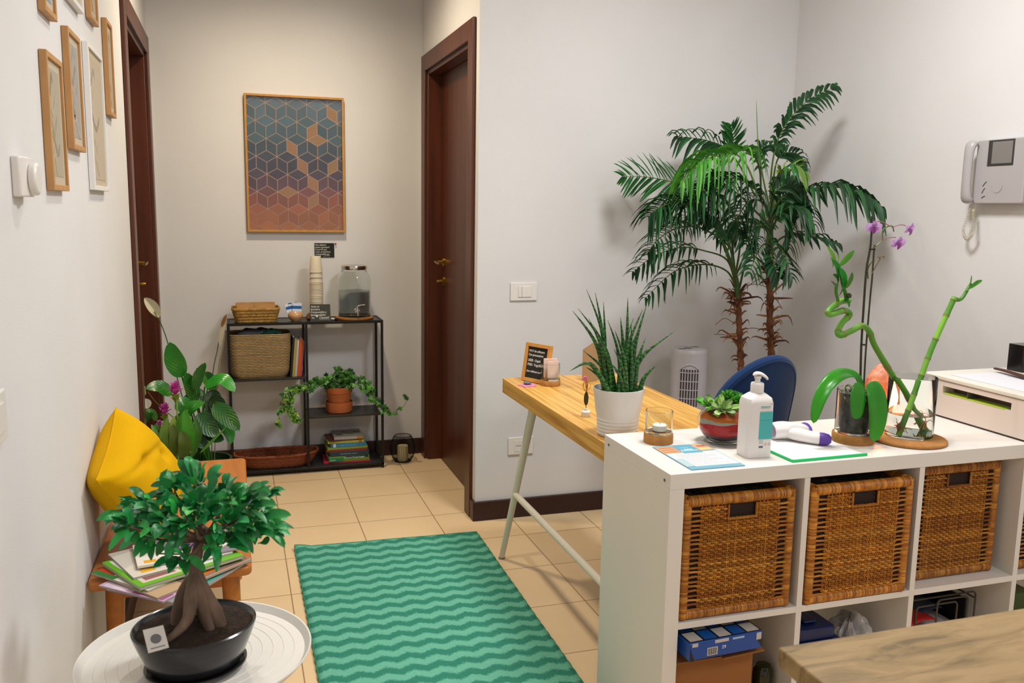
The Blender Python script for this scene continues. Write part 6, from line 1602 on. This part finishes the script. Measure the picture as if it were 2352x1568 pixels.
m.tube(spline([OP(2008, 568), OP(2026, 551), OP(2028, 528), OP(2048, 518), OP(2053, 532)], 16), .0017, 6, col='#6a6a3a')
m.tube(spline([OP(2026, 551), OP(2042, 546), OP(2058, 545)], 8), .0012, 6, col='#a05a6a')
m.tube(spline([OP(2048, 522), OP(2068, 516), OP(2080, 518)], 8), .0012, 6, col='#a05a6a')
m.tube(spline([OP(2045, 520), OP(2028, 510), OP(2014, 508)], 8), .0012, 6, col='#a05a6a')
m.tube(spline([OP(2003, 628), OP(2018, 600), OP(2022, 594), OP(2017, 590)], 10), .0014, 6, col='#6a5a3a'); m.tube([OP(2019, 590), OP(2031, 588), OP(2029, 594)], .0013, 5, col='#6a5a3a')
m.build('flower_stem', stemm, t)
for (x, y) in ((1983, 791), (2004, 572)):
    m = MB(); m.tube([OP(x-6, y, -.003), OP(x+6, y+1, -.003)], .0024, 6); m.build('stem_clip', dark_pl, t)
def orch(px_, py_, s, dr):
    m = MB(); c3 = OP(px_, py_, -.004); f_ = Vector(dr).normalized(); a1 = f_.cross(Vector((0, 0, 1))).normalized(); a2 = a1.cross(f_)
    for k, (an, ln, wd) in enumerate(((90, .9, .34), (210, .9, .32), (330, .9, .32), (20, 1.0, .48), (160, 1.0, .48))):
        d = (a1*math.cos(R(an))+a2*math.sin(R(an))+f_*.35).normalized(); ll_ = s*ln
        m.blade([c3, c3+d*ll_*.5+f_*.002, c3+d*ll_+f_*-.003], lambda w_: ll_*wd*math.sin(math.pi*min(1, w_*.9+.08))**.7, f_, .2, col=lin('#b888cc' if k < 3 else '#c89cd8', rnd.uniform(.9, 1.15)), nc=4, seg=7)
    m.blade([c3+f_*.003, c3+f_*.010-a2*.006, c3+f_*.012-a2*.016], lambda w_: .006*math.sin(math.pi*min(1, w_*.9+.1)), f_+a2, .6, col='#9a4a9a', nc=4, seg=6)
    m.build('flower', leafs, t)
orch(2006, 520, .023, (-.4, -.8, -.5)); orch(2086, 524, .021, (.25, -.9, -.5)); orch(2061, 556, .023, (-.1, -.9, -.5))
# salt lamp
sl = Vector((1.800, 2.055, Z))
t = thing('salt_lamp', 'glowing orange salt lamp half hidden behind the orchid', 'lamp', sl)
salt = bpy.data.materials.new('salt_crystal'); salt.use_nodes = True; nt = salt.node_tree; N = nt.nodes; L = nt.links; b = N['Principled BSDF']
tc = N.new('ShaderNodeTexCoord'); nz = N.new('ShaderNodeTexNoise'); nz.inputs['Scale'].default_value = 42; nz.inputs['Detail'].default_value = 8; L.new(tc.outputs['Object'], nz.inputs[0])
cr = N.new('ShaderNodeValToRGB'); L.new(nz.outputs[0], cr.inputs[0]); e = cr.color_ramp.elements; e[0].position = .38; e[0].color = (*lin('#96462e'), 1); e[1].position = .64; e[1].color = (*lin('#c08468'), 1)
L.new(cr.outputs[0], b.inputs[0]); b.inputs['Roughness'].default_value = .45; b.inputs['Emission Color'].default_value = (1, .24, .06, 1); b.inputs['Emission Strength'].default_value = .20
bp = N.new('ShaderNodeBump'); bp.inputs['Strength'].default_value = .6; bp.inputs['Distance'].default_value = .01; L.new(nz.outputs[0], bp.inputs['Height']); L.new(bp.outputs[0], b.inputs['Normal'])
m = MB(); m.grid(lambda u, v: (lambda a, z: Vector(((.056*(1-.18*z-.75*z**5)*(1+.12*noise.noise(Vector((math.cos(a)*1.5, math.sin(a)*1.5, z*3)))))*math.cos(a)-.006*z, (.046*(1-.15*z-.75*z**5)*(1+.15*noise.noise(Vector((math.cos(a)*1.5, math.sin(a)*1.5, z*3)))))*math.sin(a), .022+z*.158)))(2*math.pi*u, v), 40, 24); m.build('crystal', salt, t)
m = MB(); m.lathe([(0, 0), (.055, 0), (.055, .02), (.05, .0235), (0, .0235)], n=36); m.build('base', mat('dark_wood', '#6a3c20', .5), t)
l = bpy.data.lights.new('salt_lamp_glow', 'POINT'); l.energy = .28; l.color = (1, .38, .12); l.shadow_soft_size = .03
lo = bpy.data.objects.new('salt_lamp_glow', l); C.objects.link(lo); lo.location = sl+Vector((-.035, -.068, .07))
# cork trivet and vase with lucky bamboo
vc_ = Vector((1.757, 1.888, Z))
m = MB(); m.lathe([(0, 0), (.095, 0), (.099, .003), (.099, .007), (.096, .010), (0, .010)], n=64)
single(m, 'cork_trivet', cork, 'round cork trivet under the bamboo vase', 'trivet', (1.742, 1.873, Z))
vz = Z+.0102
t = thing('bamboo_vase', 'clear cylinder vase of water on the cork trivet with bamboo', 'vase', (vc_.x, vc_.y, vz)); t['label'] = 'clear cylinder vase half full of water on the round cork trivet'
RV = .062
m = MB(); m.lathe([(0, 0), (RV-.003, 0), (RV, .003), (RV, .163), (RV-.001, .1645), (RV-.002, .163), (RV-.0022, .010), (RV-.005, .0075), (0, .0072)], n=64); m.build('glass', glass, t)
m = MB(); m.lathe([(0, .0077), (RV-.0055, .008), (RV-.0026, .0105), (RV-.0026, .062), (0, .0622)], n=64); m.build('water', water, t)
# bamboo stems
VO = Vector((vc_.x, vc_.y, vz))
def VP(px_, py_, dy=0): return PY(px_, py_, vc_.y+dy)
BG = ['#5f9a28', '#4f8a22', '#3f7a20']
def culm(m, pts, r_, nodes, c_='#5f9a28', c2_='#3f7420'):
    sp = spline(pts, 120); n_ = 120
    rs = [r_*(1+.10*sum(math.exp(-((i/(n_-1)-q_)*n_/1.4)**2) for q_ in nodes)) for i in range(n_)]
    k0 = 0; ed = [int(q_*(n_-1)) for q_ in nodes]+[n_-1]
    for e_i, e_ in enumerate(ed):
        if e_-k0 >= 1:
            m.tube(sp[k0:e_+1], rs[k0:e_+1], 14, col=lin(c_ if e_i % 2 == 0 else '#4f8c22', rnd.uniform(.85, 1.15)), cap=True)
        if e_ < n_-1: m.tube([sp[e_].lerp(sp[e_-1], .45), sp[e_], sp[e_].lerp(sp[min(e_+1, n_-1)], .45)], r_*1.14, 14, col=lin('#857c3c', .8))
        k0 = e_
t1 = thing('lucky_bamboo', 'straight lucky bamboo cane leaning right out of the clear vase', 'plant', VO, world=True)
m = MB(); culm(m, [VP(2064, 1000, -.02), VP(2100, 908, -.016), VP(2140, 800, -.004), VP(2193, 682, .0)], .0074, [.10, .22, .33, .48, .60, .73, .86, .97], '#72a832'); m.build('cane', stemm, t1)
m = MB()
m.tube(spline([VP(2195, 688), VP(2208, 686), VP(2222, 665), VP(2230, 650)], 10), [.006, .0058, .0055, .005, .005, .0048, .0045, .004, .0035, .003], 8, col='#4f8a24')
for a_, b_, w_ in (((2226, 660), (2231, 632), .0045), ((2226, 662), (2256, 644), .006), ((2230, 656), (2252, 650), .004), ((2216, 672), (2226, 668), .003)):
    p, q_ = VP(*a_), VP(*b_, -.01); m.blade([p, p.lerp(q_, .5)+Vector((0, 0, .004)), q_], lambda s_: w_*math.sin(math.pi*min(1, s_*.9+.08))**.8, (.3, -1, .4), .5, col='#4f9a28', nc=4, seg=8)
m.build('shoot', leafs, t1)
rt = MB()
for k in range(16):
    a = rnd.uniform(0, 6.28); b0 = VP(2062, 998, -.02)-Vector((0, 0, 0)); b0.z = vz+.014+rnd.random()*.02
    e_ = Vector((max(VO.x-.045, min(VO.x+.045, b0.x+rnd.uniform(-.02, .03))), max(VO.y-.04, min(VO.y+.04, b0.y+rnd.uniform(-.03, .03))), vz+rnd.uniform(.0115, .05)))
    rt.tube(spline([b0, b0.lerp(e_, .5)+Vector((0, 0, .008)), e_], 6), .0009, 4, col='#b0621c')
rt.build('roots', stemm, t1)
t2 = thing('lucky_bamboo', 'spiral topped lucky bamboo cane leaning left out of the vase', 'plant', VO, world=True)
m = MB()
pts2 = [VP(2118, 992, .016), VP(2088, 925, .016), VP(2050, 862, .014), VP(2010, 795, .012), VP(1997, 762, .01), VP(1980, 748, -.0), VP(1955, 760, -.02), VP(1930, 770, -.02), VP(1925, 760, -.01), VP(1935, 740, .01), VP(1952, 722, .02), VP(1938, 713, .01), VP(1908, 722, -.02), VP(1902, 716, -.02), VP(1912, 705, -.01), VP(1932, 692, .01), VP(1950, 690, .02)]
culm(m, pts2, .0078, [.07, .15, .24, .33, .42, .50, .60, .70, .80, .90], '#5a9426'); m.build('cane', stemm, t2)
m = MB()
m.tube(spline([VP(1945, 690), VP(1941, 670), VP(1934, 650), VP(1930, 630)], 10), [.006, .0055, .005, .005, .0045, .004, .0035, .003, .0025, .002], 8, col='#3f7a22')
m.tube(spline([VP(1925, 690), VP(1920, 670), VP(1922, 650)], 8), .004, 8, col='#4a8428'); m.ell(VP(1950, 679, -.01), (.007, .007, .007), 12, 8, col='#3a4a24')
for a_, b_, w_, c_ in (((1918, 612), (1898, 565), .008, '#6aa030'), ((1928, 610), (1962, 575), .0085, '#4f9428'), ((1925, 640), (1914, 598), .012, '#1f7a20'), ((1938, 665), (1928, 615), .013, '#178a1c'), ((1942, 662), (1957, 625), .009, '#3f6a24'), ((1912, 615), (1908, 592), .005, '#5a9a2a'), ((1925, 650), (1913, 630), .007, '#2a6a1c'), ((1922, 605), (1923, 586), .005, '#5fa030'), ((1920, 668), (1908, 645), .003, '#4a5a2a'), ((1940, 690), (1950, 706), .006, '#2f7a22'), ((1926, 680), (1933, 664), .004, '#2f6a20'), ((1935, 655), (1930, 640), .009, '#1a6a1c')):
    p, q_ = VP(*a_), VP(*b_, -.015); m.blade([p, p.lerp(q_, .5)+Vector((0, -.004, .004)), q_], lambda s_: w_*math.sin(math.pi*min(1, s_**.8*.93+.05))**.8, (.2, -1, .3), .35, col=lin(c_, rnd.uniform(.9, 1.1)), nc=4, seg=9)
m.build('shoots', leafs, t2)
rt = MB()
for k in range(12):
    b0 = VP(2118, 992, .01); b0.z = vz+.014+rnd.random()*.015
    e_ = Vector((b0.x+rnd.uniform(-.03, .006), b0.y+rnd.uniform(-.03, .02), vz+rnd.uniform(.0115, .04)))
    rt.tube(spline([b0, b0.lerp(e_, .5)+Vector((0, 0, .008)), e_], 6), .0009, 4, col='#b0621c')
rt.build('roots', stemm, t2)

# printer
PX0, PX1, PY0_, PY1_, PZ0, PZ1 = 2.045, 2.410, 1.70, 2.150, Z+.004, .898
t = thing('printer', 'white inkjet printer at the right end of the white shelf top', 'printer', ((PX0+PX1)/2, (PY0_+PY1_)/2, Z), world=True)
prm = mat('printer_white', '#d2c8be', .4); prl = mat('printer_lid', '#d8d4c8', .4)
s_0, s_1, s_2, s_3 = PX(2166, 886, PX0), PX(2168, 905, PX0), PX(2312, 922, PX0), PX(2322, 941, PX0)
sy1, sy0 = s_0.y, s_3.y; szt = (s_0.z+s_2.z)/2; szb = (s_1.z+s_3.z)/2
m = MB(); zt_ = PZ1-.016
m.box(PX0, PX1, PY0_, sy0, PZ0, zt_); m.box(PX0, PX1, sy1, PY1_, PZ0, zt_); m.box(PX0, PX1, sy0, sy1, PZ0, szb); m.box(PX0, PX1, sy0, sy1, szt, zt_)
m.build('body', prm, t, bevel=.0)
m = MB(); m.box(PX0+.045, PX0+.05, sy0, sy1, szb, szt); m.box(PX0+.002, PX0+.045, (sy0+sy1)/2+.03, (sy0+sy1)/2+.032, szb, szt); m.build('slot_back', mat('slot_grey', '#57524c', .5), t, smooth=0)
m = MB(); m.box(PX0-.0006, PX0+.03, sy0+.02, sy1-.004, szb-.0012, szb+.0012); m.build('paper_guide', mat('lime_strip', '#a4c034', .5), t)
m = MB(); m.box(PX0-.0004, PX0+.0006, PY0_, PY1_, PZ0-.0015, PZ0+.0008); m.box(PX0+.01, PX1-.01, PY0_+.01, PY1_-.01, Z, PZ0+.001); m.build('foot_plinth', ink, t, smooth=0)
m = MB(); m.prism(roundrect(PX0-.003, PX1, PY0_, PY1_+.004, .018), zt_+.0015, PZ1); m.build('lid', prl, t, bevel=.004, seg=3)
m = MB(); q0_, q1_ = Vector((PX0+.035, 1.72, PZ1)), Vector((PX0+.255, 2.085, PZ1))
m.box(q0_.x, q1_.x, q0_.y, q1_.y, PZ1+.0003, PZ1+.0012)
sh_o = tag(m.build('paper_sheet', mat('cool_paper', '#d2d0d6', .75), None), 'white sheet with handwriting lying on the printer lid', 'paper')
m = MB(); r2 = random.Random(9)
for k in range(5):
    x = 2.235+.022*k; pts = [Vector((x+.0025*math.sin(i*1.7+k), 1.76+.26*i/40, PZ1+.0014)) for i in range(41 if k < 2 else 24)]; m.tube(pts, .0005, 3)
wl = m.build('handwriting', ink, sh_o)
m = MB(); k0_ = PZ(2285, 845, PZ1+.012); k1_ = PZ(2352, 862, PZ1+.012)
kp = spline([k0_, k0_.lerp(k1_, .35)+Vector((0, 0, .002)), k1_, k1_+(k1_-k0_)*.5], 16)
m.blade(kp, lambda s_: .011*math.sin(math.pi*min(1, s_*.6+.08))**.6, (0, -.4, 1), -.3, nc=4)
o = single(m, 'wooden_letter_opener', mat('dark_reddish_wood', '#4e261a', .4, var=.2, scale=40), 'dark brown carved wooden blade lying on the paper on the printer', 'letter opener', solid=.005)
b0_, b1_ = PY(2337, 795, 2.06), PY(2352, 845, 2.06)
m = MB(); m.prism(roundrect(0, .09, 0, .06, .004), 0, b0_.z-PZ1-.0015)
single(m, 'black_box', mat('gloss_black', '#14100e', .2), 'small black box standing at the right edge behind the wooden blade', 'box', (b0_.x+.03, 2.06, PZ1+.0013))

# ================================================================== stone patterned table, lower right corner
TX0, TY1, TZt = .742, 1.016, .75
stone = bpy.data.materials.new('travertine'); stone.use_nodes = True; nt = stone.node_tree; N = nt.nodes; L = nt.links; b = N['Principled BSDF']
tc = N.new('ShaderNodeTexCoord'); mp = N.new('ShaderNodeMapping'); mp.inputs['Scale'].default_value = (5, 22, 10); mp.inputs['Rotation'].default_value = (0, 0, R(10)); L.new(tc.outputs['Object'], mp.inputs[0])
nz = N.new('ShaderNodeTexNoise'); nz.inputs['Scale'].default_value = 1.4; nz.inputs['Detail'].default_value = 9; nz.inputs['Roughness'].default_value = .62; nz.inputs['Distortion'].default_value = 1.1; L.new(mp.outputs[0], nz.inputs[0])
cr = N.new('ShaderNodeValToRGB'); L.new(nz.outputs[0], cr.inputs[0]); e = cr.color_ramp.elements; e[0].position = .34; e[0].color = (*lin('#64502e'), 1); e[1].position = .60; e[1].color = (*lin('#987d53'), 1)
e_ = cr.color_ramp.elements.new(.42); e_.color = (*lin('#80683f'), 1)
L.new(cr.outputs[0], b.inputs[0]); b.inputs['Roughness'].default_value = .5
t = thing('side_table', 'travertine patterned table in the lower right corner, closest to the camera', 'table', (TX0+.4, TY1-.3, 0), world=True)
m = MB(); m.box(TX0, TX0+.85, TY1-.62, TY1, TZt-.030, TZt); m.build('table_top', stone, t, bevel=.003)
tl = mat('table_oak', '#8f6c42', .5, var=.15, scale=8, stretch=(6, 6, 1))
for x in (TX0+.045, TX0+.75):
    for y in (TY1-.10, TY1-.57): m = MB(); m.box(x, x+.05, y, y+.05, 0, TZt-.0305); m.build('leg', tl, t, bevel=.002)
m = MB(); m.box(TX0+.055, TX0+.79, TY1-.085, TY1-.07, TZt-.10, TZt-.0305); m.build('apron', tl, t)

for o in list(bpy.data.objects):
    if '_o' in o: del o['_o']
